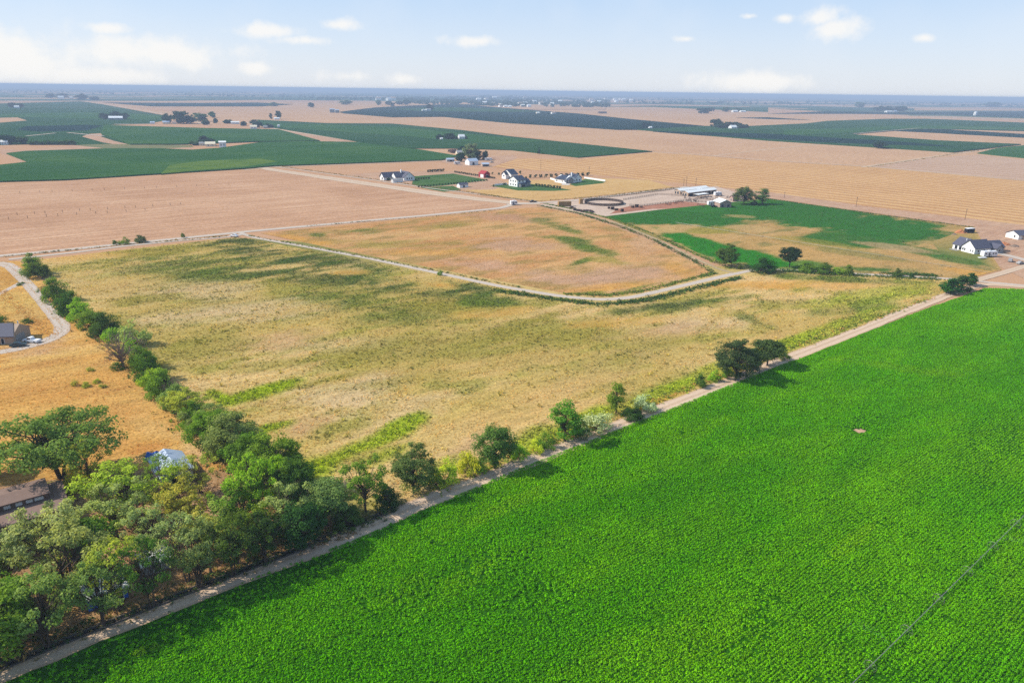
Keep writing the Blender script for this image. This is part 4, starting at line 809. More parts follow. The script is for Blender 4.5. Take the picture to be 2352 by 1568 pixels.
# --- young planted trees round the new houses (rows of look-alikes)
def row(a, b, n, top, wd, colour, label, group, kind='young'):
    for i in range(n):
        t = i / (n - 1); x = a[0] + (b[0] - a[0]) * t; y = a[1] + (b[1] - a[1]) * t
        tree(kind, x, y, y - top * 1.15, wd * 1.05, colour, '%s from the left: %s' % (ordw(i + 1), label), group)
row((962, 431), (1118, 416), 24, 4.2, 4, (36, 62, 36), 'young tree in the row along the near lawn edge', 'row along the near edge of the lawn')
row((1045, 397), (1135, 411), 20, 4.6, 4, (36, 58, 36), 'young tree in the row behind the lawn', 'row behind the lawn')
row((984, 396), (1018, 394), 8, 6, 5, (34, 56, 34), 'young tree behind the farmhouse garden', 'row behind the farmhouse garden')
row((1218, 409), (1350, 404), 12, 7.5, 7, (38, 60, 40), 'round young tree behind the long white house', 'row behind the long white house')
row((1232, 428), (1286, 434), 9, 6.5, 6, (38, 66, 36), 'young tree right of the two storey house', 'row right of the two storey house')
row((956, 413), (985, 411), 6, 4.5, 4.5, (40, 66, 38), 'small round bush beside the gabled farmhouse wall', 'bushes beside the gabled farmhouse')
for (x, y, t, wd, lab) in [(1160, 425, 420, 6, 'round bush left of the two storey house'), (1134, 430, 423, 4, 'thin young tree at the left corner of the two storey house garden'), (1195, 400, 392, 5, 'round young tree right of the dark rear house'), (1208, 411, 405, 6, 'bush behind the two storey house'), (1131, 401, 395, 4, 'young tree right of the red barn'), (1146, 402, 396, 5, 'young tree left of the dark rear house'), (884, 411, 405, 6, 'bush left of the gabled farmhouse'), (893, 415, 408, 8, 'wide bush before the gabled farmhouse')]:
    tree('young', x, y, t, wd, (40, 66, 38), lab)
# scrub along ditches and tracks
def scrub(pts, n, smin, smax, colours, name, label, seed, spread=1.0):
    """uncounted low weeds along a line: one object"""
    P = np.array([G(*p) for p in pts]); d = np.r_[0, np.cumsum(np.linalg.norm(np.diff(P, axis=0), axis=1))]
    rs = np.random.RandomState(seed); t = rs.uniform(0, d[-1], n)
    X = np.interp(t, d, P[:, 0]) + rs.normal(size=n) * spread; Y = np.interp(t, d, P[:, 1]) + rs.normal(size=n) * spread
    s = rs.uniform(smin, smax, n) * (0.5 + fbm(t / 9, t * 0, seed))
    return X, Y, s, np.array([labn(c, 1.05) for c in colours])[rs.randint(0, len(colours), n)] * rs.uniform(0.8, 1.2, (n, 1))
# ================================================================== buildings
BM = {'white': plain('white_wall', (244, 244, 242), 0.7, 0.04, 1.0, k=0.78), 'grey': plain('grey_wall', (176, 174, 172), 0.8, 0.06, 1.0), 'cream': plain('cream_wall', (236, 222, 190), 0.8, 0.06, 1.0, k=0.75),
      'slate': plain('slate_roof', (76, 76, 90), 0.75, 0.18, 2.0, k=0.9), 'navy': plain('dark_blue_roof', (50, 58, 76), 0.7, 0.12, 2.0, k=0.9), 'metal': plain('pale_metal_roof', (236, 236, 232), 0.7, 0.05, 1.0, k=0.75), 'bluemetal': plain('bluish_metal_roof', (176, 188, 204), 0.45, 0.05, 1.0, k=0.8),
      'red': plain('red_boards', (150, 40, 44), 0.8, 0.15, 2.0, k=0.9), 'brown': plain('brown_shingles', (128, 104, 92), 0.9, 0.22, 1.2, k=0.8), 'tan': plain('tan_wall', (206, 178, 152), 0.85, 0.08, 1.0), 'pink': plain('pinkish_wall', (200, 168, 152), 0.85, 0.08, 1.0),  # pink: one even pinkish tan
      'glass': plain('dark_glass', (34, 40, 50), 0.15, 0.1, 1.0, k=0.8, spec=0.6), 'dark': plain('dark_opening', (30, 30, 34), 0.9, 0.1, 1.0, k=0.7), 'trim': plain('white_trim', (240, 240, 240), 0.6, 0.03, 1.0, k=0.78), 'blue': plain('blue_tarp', (40, 96, 176), 0.5, 0.15, 1.5, k=0.9),
      'hay': plain('hay', (190, 150, 96), 0.95, 0.2, 3.0), 'haydark': plain('hay_shadow_side', (150, 112, 72), 0.95, 0.2, 3.0), 'wood': plain('weathered_wood', (110, 84, 68), 0.9, 0.25, 2.0), 'steel': plain('galvanised_steel', (150, 150, 138), 0.5, 0.1, 2.0, metal=0.3), 'rubber': plain('rubber', (34, 34, 34), 0.9, 0.1, 2.0, k=0.6),
      'soil': plain('orange_soil', (214, 138, 88), 0.95, 0.2, 1.2), 'rail': plain('dark_rail', (58, 44, 40), 0.8, 0.2, 2.0, k=0.8), 'grass_spoil': plain('grey_spoil', (150, 128, 110), 0.95, 0.2, 1.2)}
def block(root, ox, oy, lx, ly, hw, hr, ridge, wall, roof, over=0.5, wn='wall', rn='roof', hip=0.0):
    wmb = MB(); o = over
    if ridge == 'x':
        wmb.prism([(oy, -.3), (oy + ly, -.3), (oy + ly, hw), (oy + ly / 2, hw + hr), (oy, hw)], ox, ox + lx, 'x')
        s = hr / (ly / 2); e = hw - o * s + 0.03; t = hw + hr + 0.03
        prof = [(oy - o, e), (oy + ly / 2, t), (oy + ly + o, e), (oy + ly + o, e + 0.2), (oy + ly / 2, t + 0.22), (oy - o, e + 0.2)]
        rmb = MB()
        b = 0
        for k in (0, 1):
            for j, (p, z) in enumerate(prof):
                hx = hip if j in (1, 4) else 0.0
                rmb.v.append(((ox - o + hx) if k == 0 else (ox + lx + o - hx), p, z))
        n = 6
    else:
        wmb.prism([(ox, -.3), (ox + lx, -.3), (ox + lx, hw), (ox + lx / 2, hw + hr), (ox, hw)], oy, oy + ly, 'y')
        s = hr / (lx / 2); e = hw - o * s + 0.03; t = hw + hr + 0.03
        prof = [(ox - o, e), (ox + lx / 2, t), (ox + lx + o, e), (ox + lx + o, e + 0.2), (ox + lx / 2, t + 0.22), (ox - o, e + 0.2)]
        rmb = MB()
        for k in (0, 1):
            for j, (p, z) in enumerate(prof):
                hx = hip if j in (1, 4) else 0.0
                rmb.v.append((p, (oy - o + hx) if k == 0 else (oy + ly + o - hx), z))
        n = 6
    for i in range(n): rmb.f.append((i, (i + 1) % n, n + (i + 1) % n, n + i))
    for base in (0, n): rmb.f += [(base, base + 1, base + 4, base + 5), (base + 1, base + 2, base + 3, base + 4)]
    wmb.build(wn, wall, root); return rmb.build(rn, roof, root)
def window(root, face, a, u, z, wd, h, name='window', pane='glass', frame='trim'):
    """face 'L' lies at x = a looking to -x, face 'R' lies at y = a looking to -y"""
    f = MB(); p = MB(); m = 0.12
    if face == 'L':
        f.quadbox(a - 0.07, a - 0.004, u, u + wd, z, z + h); p.quadbox(a - 0.10, a - 0.072, u + m, u + wd - m, z + m, z + h - m)
    else:
        f.quadbox(u, u + wd, a - 0.07, a - 0.004, z, z + h); p.quadbox(u + m, u + wd - m, a - 0.10, a - 0.072, z + m, z + h - m)
    o = f.build(name, BM[frame], root); p.build('pane', BM[pane], o); return o
def site(name, label, cat, corner, theta, group=None, px=True):
    p = G(*corner) if px else corner
    return thing(name, label, cat, (p[0], p[1], 0), math.radians(theta), group)

# white house on the right
h = site('farmhouse', 'white house with a dark grey gabled roof and attached garage on the right', 'house', (2237, 584), 17)
block(h, 0, 0, 11, 8.2, 3.2, 3.6, 'x', BM['white'], BM['slate'], 0.5, 'front_wing_wall', 'front_wing_roof')
block(h, 1.0, 8.25, 9, 6.5, 3.0, 3.3, 'y', BM['white'], BM['slate'], 0.5, 'rear_wing_wall', 'rear_wing_roof')
block(h, 11.02, 1.2, 11, 8, 2.9, 2.7, 'x', BM['grey'], BM['slate'], 0.45, 'garage_wing_wall', 'garage_wing_roof')
block(h, 13.2, -1.6, 5, 5.5, 2.8, 1.9, 'y', BM['grey'], BM['slate'], 0.4, 'porch_gable_wall', 'porch_gable_roof')
for (u, z, wd, hh) in [(0.7, 0.9, 0.8, 1.2), (2.2, 0.9, 0.8, 1.2), (4.4, 1.0, 0.5, 0.8), (5.6, 0.9, 1.0, 1.5), (6.8, 0.9, 1.0, 1.5)]: window(h, 'L', 0, u, z, wd, hh)
for u in (8.9, 11.6): window(h, 'L', 1.0, u, 0.2, 1.9, 2.2, 'patio_door')
for u in (2.0, 6.0): window(h, 'R', 0, u, 1.0, 1.2, 1.3)
window(h, 'R', 1.2, 18.9, 0.05, 2.9, 2.3, 'garage_door', 'dark')
window(h, 'R', -1.6, 14.9, 1.0, 1.4, 1.3)
c = MB().quadbox(4.0, 4.25, 9.5, 9.75, 4.2, 6.6).build('vent_pipe', BM['trim'], h)
MB().quadbox(-2.2, -0.1, 9.2, 14, 0, 0.18).build('patio', BM['grey'], h)
# gabled farmhouse in the middle distance
h = site('farmhouse', 'white farmhouse with three dark gables and a white chimney left of the lawn', 'house', (928, 416), 36)
block(h, 0, 0, 11, 12, 3.4, 4.4, 'y', BM['white'], BM['slate'], 0.6, 'main_wall', 'main_roof')
block(h, -6.4, 3.5, 9, 10, 3.4, 4.2, 'x', BM['white'], BM['slate'], 0.6, 'side_wing_wall', 'side_wing_roof')
block(h, -15, 11, 17, 8, 3.2, 3.8, 'x', BM['white'], BM['slate'], 0.6, 'rear_wing_wall', 'rear_wing_roof')
MB().quadbox(0.6, 1.8, 7.0, 8.2, 5.5, 9.6).build('chimney', BM['white'], h)
for u in (2.6, 5.0, 7.4): window(h, 'R', 0, u, 1.2, 1.4, 1.7)
for u in (4.6, 8.0, 10.6): window(h, 'L', -6.4, u, 1.1, 1.6, 1.8)
window(h, 'L', -15, 13, 0.8, 2.4, 2.2, 'garage_door', 'dark')
h = site('garden_shed', 'low white shed in front of the gabled farmhouse', 'shed', (903, 420), 36)
block(h, 0, 0, 10, 4, 2.2, 0.9, 'x', BM['white'], BM['grey'], 0.3); window(h, 'L', 0, 1.2, 0.3, 1.6, 1.6, 'door', 'dark')
# two storey house and neighbours
h = site('two_storey_house', 'two storey white house with a dark blue roof and porch', 'house', (1188, 430), 39)
block(h, 0, 0, 9.5, 12, 6.0, 3.0, 'x', BM['white'], BM['navy'], 0.6, 'main_wall', 'main_roof')
block(h, 9.52, 1.5, 7, 8, 3.4, 2.4, 'x', BM['grey'], BM['navy'], 0.5, 'side_wing_wall', 'side_wing_roof')
block(h, 1.5, -2.6, 7.5, 2.5, 2.7, 0.7, 'x', BM['grey'], BM['navy'], 0.3, 'porch_wall', 'porch_roof')
for z in (1.0, 4.0):
    for u in (1.6, 5.0, 8.4): window(h, 'L', 0, u, z, 1.5, 1.6)
for u in (1.8, 5.6): window(h, 'R', 0, u, 4.0, 1.5, 1.5)
window(h, 'R', -2.6, 3.0, 0.1, 4.0, 2.1, 'porch_opening', 'dark')
h = site('large_house', 'large dark roofed white house behind the two storey one', 'house', (1174, 412), 39)
block(h, 0, 0, 8, 14, 4.6, 4.0, 'x', BM['white'], BM['navy'], 0.6, 'main_wall', 'main_roof'); block(h, -3.5, 4, 8, 6, 4.2, 2.6, 'x', BM['white'], BM['navy'], 0.5, 'gable_wall', 'gable_roof')
for u in (1.2, 9.0, 11.6): window(h, 'L', 0, u, 1.2, 1.5, 1.6)
window(h, 'L', -3.5, 6.0, 2.2, 1.8, 1.6); window(h, 'R', 0, 2.0, 1.5, 1.6, 1.6); window(h, 'R', 0, 5.0, 1.5, 1.6, 1.6)
h = site('long_house', 'long low white house with a dark blue roof and two gables', 'house', (1296, 422), 39)
block(h, 0, 0, 15, 13, 3.6, 3.0, 'y', BM['white'], BM['navy'], 0.6, 'main_wall', 'main_roof', hip=3); block(h, 15.02, 2, 9, 11, 3.4, 3.6, 'y', BM['white'], BM['navy'], 0.5, 'right_wing_wall', 'right_wing_roof'); block(h, 3, -2.5, 6, 5, 3.0, 2.2, 'y', BM['grey'], BM['navy'], 0.4, 'porch_wall', 'porch_roof')
for u in (2.0, 9.5): window(h, 'L', 0, u, 1.2, 1.5, 1.4)
for u in (10.5, 12.6): window(h, 'R', 0, u, 1.0, 1.3, 1.7)
for u in (17.0, 20.5): window(h, 'R', 2, u, 1.0, 1.4, 1.7)
MB().quadbox(15.5, 16.6, 7, 8, 4.4, 8.6).build('chimney', BM['white'], h)
def wallfence(name, label, a, b, hgt, mat):
    p, q = G(*a), G(*b); d = q - p; L = float(np.linalg.norm(d)); o = thing(name, label, 'fence', (p[0], p[1], 0), math.atan2(d[1], d[0]))
    n = max(2, int(L / 2.6))
    pm = None
    for i in range(n):
        mb = MB().quadbox(i * L / n + 0.06, (i + 1) * L / n - 0.06, -0.04, 0.04, 0.08, hgt); 
        if pm is None: pm = mb.build('panel', mat, o)
        else:
            c = pm.copy(); link(c, o); c.location = (i * L / n, 0, 0)
    ps = MB().quadbox(-0.07, 0.07, -0.07, 0.07, 0, hgt + 0.15).build('post', mat, o)
    for i in range(1, n + 1): c = ps.copy(); link(c, o); c.location = (i * L / n, 0, 0)
    return o
wallfence('panel_fence', 'white panel fence along the near side of the long white house', (1264, 412), (1300, 424), 1.7, BM['white'])
wallfence('panel_fence', 'white panel fence along the far side of the fenced lawn', (1342, 410), (1390, 417), 1.6, BM['white'])
wallfence('panel_fence', 'short white panel fence at the front corner of the fenced lawn', (1290, 425), (1308, 426), 1.6, BM['white'])
wallfence('panel_fence', 'white panel fence left of the two storey house', (1136, 427), (1164, 424), 1.6, BM['white'])
h = site('red_barn', 'small red barn with a white door beside the planted row', 'barn', (1112, 409), 39)
block(h, 0, 0, 7, 9, 3.8, 2.4, 'y', BM['red'], BM['red'], 0.4); window(h, 'L', 0, 1.0, 0.1, 5.0, 3.2, 'door', 'trim'); window(h, 'R', 0, 2.4, 0.1, 2.4, 2.8, 'door', 'dark')
h = site('garden_shed', 'small white shed with a dark roof on the golden field', 'shed', (1056, 432), 39)
block(h, 0, 0, 9, 4.5, 2.6, 1.3, 'x', BM['white'], BM['slate'], 0.3); window(h, 'R', 0, 3.4, 0.1, 2.0, 2.0, 'door', 'dark')
# farm with the white shed
h = site('metal_barn', 'white metal barn with a pale roof in front of the tall farm tree', 'barn', (1078, 380), 36)
block(h, 0, 0, 12, 9, 4.4, 2.6, 'x', BM['white'], BM['bluemetal'], 0.4); window(h, 'L', 0, 2.8, 0.1, 3.4, 3.4, 'door', 'grey' if 0 else 'trim'); window(h, 'R', 0, 4, 0.1, 3, 3, 'door', 'dark')
h = site('metal_shed', 'low grey green shed left of the white metal barn', 'shed', (1027, 372), 20); block(h, 0, 0, 9, 6, 2.6, 1.4, 'x', BM['grey'], BM['bluemetal'], 0.3); window(h, 'R', 0, 3, 0.1, 3, 2.0, 'door', 'dark')
h = site('metal_shed', 'low open shed right of the white metal barn', 'shed', (1108, 383), 20); block(h, 0, 0, 8, 6, 2.6, 1.2, 'x', BM['tan'], BM['bluemetal'], 0.3); window(h, 'R', 0, 1, 0.1, 6, 2.0, 'door', 'dark')
h = site('farmhouse', 'small pale house half hidden behind the dark farm trees', 'house', (1050, 356), 20); block(h, 0, 0, 11, 8, 3, 2.4, 'x', BM['cream'], BM['grey'], 0.4); window(h, 'L', 0, 2, 1, 1.4, 1.4); window(h, 'R', 0, 3, 1, 1.4, 1.4)
# corral
for (cx, cy, lab) in [((1580, 452), 0, 'nearer of the two long white roofed stable sheds at the corral'), ((1562, 447), 0, 'farther of the two long white roofed stable sheds at the corral')]:
    h = site('stable_shed', lab, 'stable', cx, 39, 'long stable sheds'); block(h, 0, 0, 38, 6.5, 3.2, 1.2, 'x', BM['tan'], BM['metal'], 0.5)
    window(h, 'L', 0, 1.4, 0.1, 1.8, 2.4, 'door', 'dark'); window(h, 'L', 0, 4.2, 0.1, 1.4, 2.4, 'door', 'dark')
    for i in range(6): window(h, 'R', 0, 1.5 + i * 6, 0.1, 4.5, 2.3, 'stall_opening', 'dark', 'wood')
h = site('small_barn', 'white roofed barn with a pinkish gable at the near edge of the corral', 'barn', (1653, 477), 10); block(h, 0, 0, 9, 11, 3.6, 1.9, 'y', BM['pink'], BM['metal'], 0.6); window(h, 'R', 0, 1.0, 0.1, 2.2, 2.4, 'door', 'dark'); window(h, 'R', 0, 5.6, 0.1, 2.2, 2.4, 'door', 'dark')
h = site('garden_shed', 'small brown shed left of the big corral trees', 'shed', (1683, 463), 20); block(h, 0, 0, 5, 4.5, 2.8, 1.6, 'x', BM['pink'], BM['brown'], 0.4); window(h, 'L', 0, 1.4, 0.1, 1.4, 2.0, 'door', 'dark')
h = site('hay_shelter', 'low flat white roofed shelter between the stables and the small barn', 'shelter', (1604, 455), 39); MB().quadbox(0, 14, 0, 5, 2.5, 2.7).build('roof', BM['metal'], h)
for x in (0.3, 4.7, 9.2, 13.6):
    for y in (0.3, 4.6): MB().quadbox(x - .12, x + .12, y - .12, y + .12, 0, 2.5).build('post', BM['wood'], h)
for i, (x, y, n, lab) in enumerate([(1283, 475, (4, 2, 3), 'long tan haystack of big bales beside the junction'), (1332, 469, (1, 2, 3), 'short tan haystack left of the round pen')]):
    p = G(x, y); h = thing('haystack', lab, 'haystack', (p[0], p[1], 0), math.radians(12)); bale = None
    for a in range(n[0]):
        for b in range(n[1]):
            for c in range(n[2]):
                if bale is None: bale = MB().quadbox(0.02, 2.38, 0.02, 1.58, 0.0, 1.22).build('bale', BM['hay'], h); continue
                q = bale.copy(); link(q, h); q.location = (a * 2.42, b * 1.62, c * 1.25)
# round pens: posts and dark boards
def round_pen(label, cpx, rad, nseg, hgt, board):
    p = G(*cpx); o = thing('round_pen', label, 'pen', (p[0], p[1], 0))
    pl = MB(); L = 2 * math.pi * rad / nseg
    pm = MB()
    for k in range(4): pm.quadbox(-L / 2 + .05, L / 2 - .05, -0.05, 0.05, 0.1 + k * hgt / 4, 0.1 + k * hgt / 4 + hgt / 4 * board)
    pm = pm.build('panel', BM['rail'], o); ps = MB().quadbox(-.09, .09, -.09, .09, 0, hgt + .1).build('post', BM['rail'], o)
    for i in range(nseg):
        t = 2 * math.pi * i / nseg
        a = pm if i == 0 else link(pm.copy(), o); a.location = (rad * math.cos(t), rad * math.sin(t), 0); a.rotation_euler = (0, 0, t + math.pi / 2)
        t2 = t + math.pi / nseg; b = ps if i == 0 else link(ps.copy(), o); b.location = (rad / math.cos(math.pi / nseg) * math.cos(t2), rad / math.cos(math.pi / nseg) * math.sin(t2), 0)
    return o
round_pen('big dark boarded round pen with a pale sand floor', (1387, 467), 14.6, 36, 1.9, 0.86)
round_pen('small rusty round pen between the stables and the small barn', (1618, 462), 8.5, 20, 1.5, 0.3)
# rail fences
def rail_fence(label, pts, hgt=1.4, step=3.0, rails=3, group=None, mat='rail'):
    P = np.array([G(*p) for p in pts]); o = thing('rail_fence', label, 'fence', (P[0][0], P[0][1], 0), 0, group)
    ps = None; rl = None
    for i in range(len(P) - 1):
        d = P[i + 1] - P[i]; L = float(np.linalg.norm(d)); n = max(1, round(L / step)); a = math.atan2(d[1], d[0])
        for k in range(n):
            q = P[i] + d * (k / n) - P[0]
            if ps is None: ps = MB().quadbox(-.09, .09, -.09, .09, 0, hgt + .15).build('post', BM[mat], o); c = ps
            else: c = link(ps.copy(), o)
            c.location = (q[0], q[1], 0); c.rotation_euler = (0, 0, a)
            if rl is None:
                rb = MB()
                for r in range(rails): rb.quadbox(0.1, 0.9, -.05, .05, (r + .7) * hgt / rails, (r + .7) * hgt / rails + .12)
                rl = rb.build('rails', BM[mat], o); c = rl
            else: c = link(rl.copy(), o)
            c.location = (q[0], q[1], 0); c.rotation_euler = (0, 0, a); c.scale = (L / n, 1, 1)
    return o
rail_fence('dark rail fence along the back of the riding arena', [(1432, 460), (1510, 448), (1574, 451)])
rail_fence('rail fence along the near side of the riding arena', [(1446, 473.5), (1480, 473.5), (1592, 459.5)])
rail_fence('rail fence between lane and corral', [(1334, 461), (1440, 449), (1552, 435)], 1.3)
rs = random.Random(5)
for i in range(16):
    x = 1528 + i * 9.4 + rs.uniform(-2, 2); y = 466 + rs.uniform(-4, 6) + (i > 8) * 3
    a = (x, y); b = (x + rs.uniform(5, 9), y + rs.uniform(-2.5, 2.5))
    rail_fence('%s from the left of the dark pen panels in the red corral dirt' % ordw(i + 1), [a, b], 1.4, 2.6, 4, 'livestock pen panels')
for i in range(9):
    x = 1572 + i * 12 + rs.uniform(-2, 2); y = 456 - i * 0.4 + rs.uniform(-2.5, 2.5)
    rail_fence('%s from the left of the pen panels behind the small round pen' % ordw(i + 1), [(x, y), (x + rs.uniform(4, 8), y + rs.uniform(-2, 2))], 1.4, 2.6, 4, 'yard pen panels')
# scattered junk piles of the corral: each a small heap
def heap(name, label, x, y, w_, h_, mat, n=9, group=None, cat='heap', seed=1):
    p = G(x, y); o = thing(name, label, cat, (p[0], p[1], 0), 0, group); r = random.Random(seed + int(x))
    N = 14; V = []; Fc = []
    R = w_ / pxm(p) / 2
    for i in range(6):
        f = i / 5
        for k in range(N):
            t = 2 * math.pi * k / N; rr = R * (1 - f) ** 0.8 * (0.75 + 0.4 * r.random())
            V.append((rr * math.cos(t), rr * math.sin(t) * 0.8, h_ * f * (0.8 + 0.3 * r.random()) - (0.02 if i == 0 else 0)))
    for i in range(5):
        for k in range(N): Fc.append((i * N + k, i * N + (k + 1) % N, (i + 1) * N + (k + 1) % N, (i + 1) * N + k))
    me = bpy.data.meshes.new('mound'); me.from_pydata(V, [], Fc); me.update(); me.materials.append(mat)
    link(bpy.data.objects.new('mound', me), o); return o
heap('soil_heap', 'orange soil heap behind the white house on the right', 2206, 535, 24, 2.6, BM['soil'])
heap('soil_heap', 'orange soil heap right of the white house garage', 2306, 562, 26, 1.6, BM['soil'])
heap('soil_heap', 'low spoil heap at the right edge behind the house', 2330, 566, 22, 1.2, BM['grass_spoil'])
heap('soil_heap', 'small orange soil heap left of the first one', 2192, 539, 12, 1.0, BM['grass_spoil'])
def box_stack(name, label, x, y, dims, theta, mat, cat, tops=None, group=None):
    p = G(x, y); o = thing(name, label, cat, (p[0], p[1], .09), math.radians(theta), group); MB().quadbox(0, dims[0], 0, dims[1], 0.12, dims[2]).build('body', mat, o)
    MB().quadbox(-.06, dims[0] + .06, -.06, dims[1] + .06, dims[2] + .003, dims[2] + .16).build('lid', tops or mat, o)
    for a in (0.1, dims[0] - .3): MB().quadbox(a, a + .2, 0, dims[1], 0, 0.118).build('skid', BM['rail'], o)
    return o
box_stack('storage_container', 'dark storage container with a white top beside the soil heap', 2222, 536, (5.5, 2.6, 2.7), 17, BM['dark'], 'container', BM['white'])
for i, (x, y) in enumerate([(1396, 480), (1404, 482), (1412, 484), (1428, 487), (1452, 478), (1462, 477), (1474, 478)]):
    box_stack('crate', '%s from the left of the dark crates near the round pen' % ordw(i + 1), x, y, (1.8 + i % 3 * .5, 1.5, 1.2 + (i % 2) * .6), 10 * i, BM['rail'] if i % 2 else BM['wood'], 'crate', group='crates by the round pen')
for i in range(22):
    x = 1310 + i * 2.5 + rs.uniform(-1, 1); y = 479 + (x - 1310) * 0.20 + rs.uniform(-3, 4)
    box_stack('crate', '%s from the left of the dark junk blocks beside the corral track' % ordw(i + 1), x, y, (1.4 + rs.random(), 1.0 + rs.random(), 0.5 + rs.random() * .5), rs.uniform(0, 90), BM['rail'] if i % 3 else BM['wood'], 'junk block', group='junk pile beside the corral track')
# house at the right edge, half in the picture
h = site('ranch_house', 'grey roofed ranch house cut by the right edge', 'house', (2338, 551), 12); block(h, 0, 0, 18, 9, 2.8, 2.0, 'x', BM['white'], BM['slate'], 0.5); block(h, 3, -3, 6, 3.5, 2.7, 1.2, 'y', BM['tan'], BM['slate'], 0.4, 'porch_wall', 'porch_roof')
window(h, 'L', 0, 2, 1, 1.4, 1.3); window(h, 'R', 0, 11, 1, 1.6, 1.3); window(h, 'R', -3, 5, .1, 2.4, 2.1, 'door', 'dark')
# house at the left edge
h = site('ranch_house', 'house with a dark grey roof at the left edge beside the gravel drive', 'house', (34, 791), 5)
block(h, -17, 0, 17, 9.6, 3.0, 2.6, 'x', BM['tan'], BM['slate'], 0.6, 'main_wall', 'main_roof', hip=2.6)
MB().quadbox(0.005, 0.09, 1.2, 6.2, 0.05, 2.5).build('garage_door', BM['grey'], h); window(h, 'R', 0, -4.0, 0.1, 1.1, 2.1, 'door', 'dark'); window(h, 'R', 0, -8.0, 1.0, 1.8, 1.3); window(h, 'R', 0, -12.5, 1.0, 1.8, 1.3)
MB().quadbox(-3.2, -3.0, 9.0, 9.3, 4.0, 5.2).build('vent_pipe', BM['trim'], h)
# brown roofed house of the lower left: low roof with a raised roof and a row of clerestory windows
p = G(20, 1153, 4.6); h = thing('brown_roofed_house', 'brown shingle roofed house with a raised roof strip in the lower left', 'house', (p[0], p[1], 0), ANG)
MB().quadbox(-9, 8.6, -5.2, 6.0, 0, 2.8).build('wall', BM['tan'], h)
MB().prism([(-9.6, 2.85), (9.2, 2.85), (9.2, 3.1), (-9.6, 3.1)], -6.0, 0.0).build('lower_roof', BM['brown'], h)
MB().quadbox(6.42, 9.4, 0.02, 6.6, 2.84, 3.06).build('side_roof', BM['brown'], h)
MB().quadbox(-9.4, 6.4, 0.05, 6.3, 2.9, 4.2).build('clerestory_wall', BM['brown'], h)
MB().prism([(-0.4, 4.25), (3.2, 4.75), (6.7, 4.3), (6.7, 4.5), (3.2, 4.97), (-0.4, 4.47)], -9.8, 6.7, 'x').build('upper_roof', BM['brown'], h)
for i, u in enumerate((0.2, 2.1, 3.8, 5.2)): window(h, 'R', 0.05, u - 1.2, 3.3, 1.1 if i < 3 else 1.5, 0.7, 'clerestory_window', 'trim')
for i in range(3): MB().quadbox(-2 + i * 2.4, -1.8 + i * 2.4, 4.2, 4.4, 4.7, 5.2).build('vent_pipe', BM['steel'], h)
p = G(-6, 1196, 2.0); h2 = thing('carport', 'pale blue carport corner at the left edge below the brown roof', 'carport', (p[0], p[1], 0), ANG); MB().quadbox(-4, 1.6, 0, 3, 2.1, 2.25).build('roof', BM['bluemetal'], h2)
for x in (-3.8, 1.4):
    for y in (.15, 2.8): MB().quadbox(x - .06, x + .06, y - .06, y + .06, 0, 2.1).build('post', BM['steel'], h2)
# sheds between the trees
h = site('metal_shed', 'white metal roofed shed half hidden behind the dark stemmed tree', 'shed', (436, 1104), 39); block(h, -5.4, 0, 6.4, 9.5, 2.6, 1.5, 'y', BM['white'], BM['bluemetal'], 0.4); window(h, 'R', 0, -3.6, 0.1, 2.2, 2.1, 'door', 'dark'); window(h, 'L', -5.4, 4, 1, 1.2, 1)
def tarp(label, x, y, dims, theta, mat):
    p = G(x, y); o = thing('tarp_cover', label, 'tarp', (p[0], p[1], 0), math.radians(theta)); a, b, c = dims; r = random.Random(int(x)); V = []; Fc = []; N = 9
    for i in range(N):
        for j in range(N):
            u, v = i / (N - 1), j / (N - 1); ed = min(u, 1 - u, v, 1 - v) * 4
            V.append((u * a, v * b, c * min(1, ed) * (0.85 + 0.3 * math.sin(u * 5 + v * 3)) + r.uniform(0, .1) * (ed > 0)))
    for i in range(N - 1):
        for j in range(N - 1): Fc.append((i * N + j, (i + 1) * N + j, (i + 1) * N + j + 1, i * N + j + 1))
    me = bpy.data.meshes.new('cover'); me.from_pydata(V, [], Fc); me.update(); me.materials.append(mat); link(bpy.data.objects.new('cover', me), o)
    for (u, v) in ((0, 0), (a, 0), (a, b), (0, b)): MB().quadbox(u - .12, u + .12, v - .12, v + .12, 0, .25).build('weight', BM['rubber'], o)
    return o
tarp('bright blue tarp heap on the orange field behind the white shed', 330, 1062, (3.4, 3.0, 1.9), 20, BM['blue'])
h = site('open_shed', 'blue walled shed with a pale metal roof behind the long bare trunk', 'shed', (296, 1372), 39); block(h, -5.8, 0, 5.8, 4.4, 2.3, 0.7, 'x', BM['blue'], BM['metal'], 0.35); window(h, 'R', 0, -2.2, 0.1, 1.6, 1.9, 'door', 'dark')
h = site('metal_shed', 'small pale roofed shed hidden in the middle of the grove', 'shed', (396, 1302), 39); block(h, -4.6, 0, 4.6, 4.2, 2.1, 0.8, 'x', BM['grey'], BM['metal'], 0.3); window(h, 'R', 0, -3, 0.1, 1.4, 1.8, 'door', 'dark')
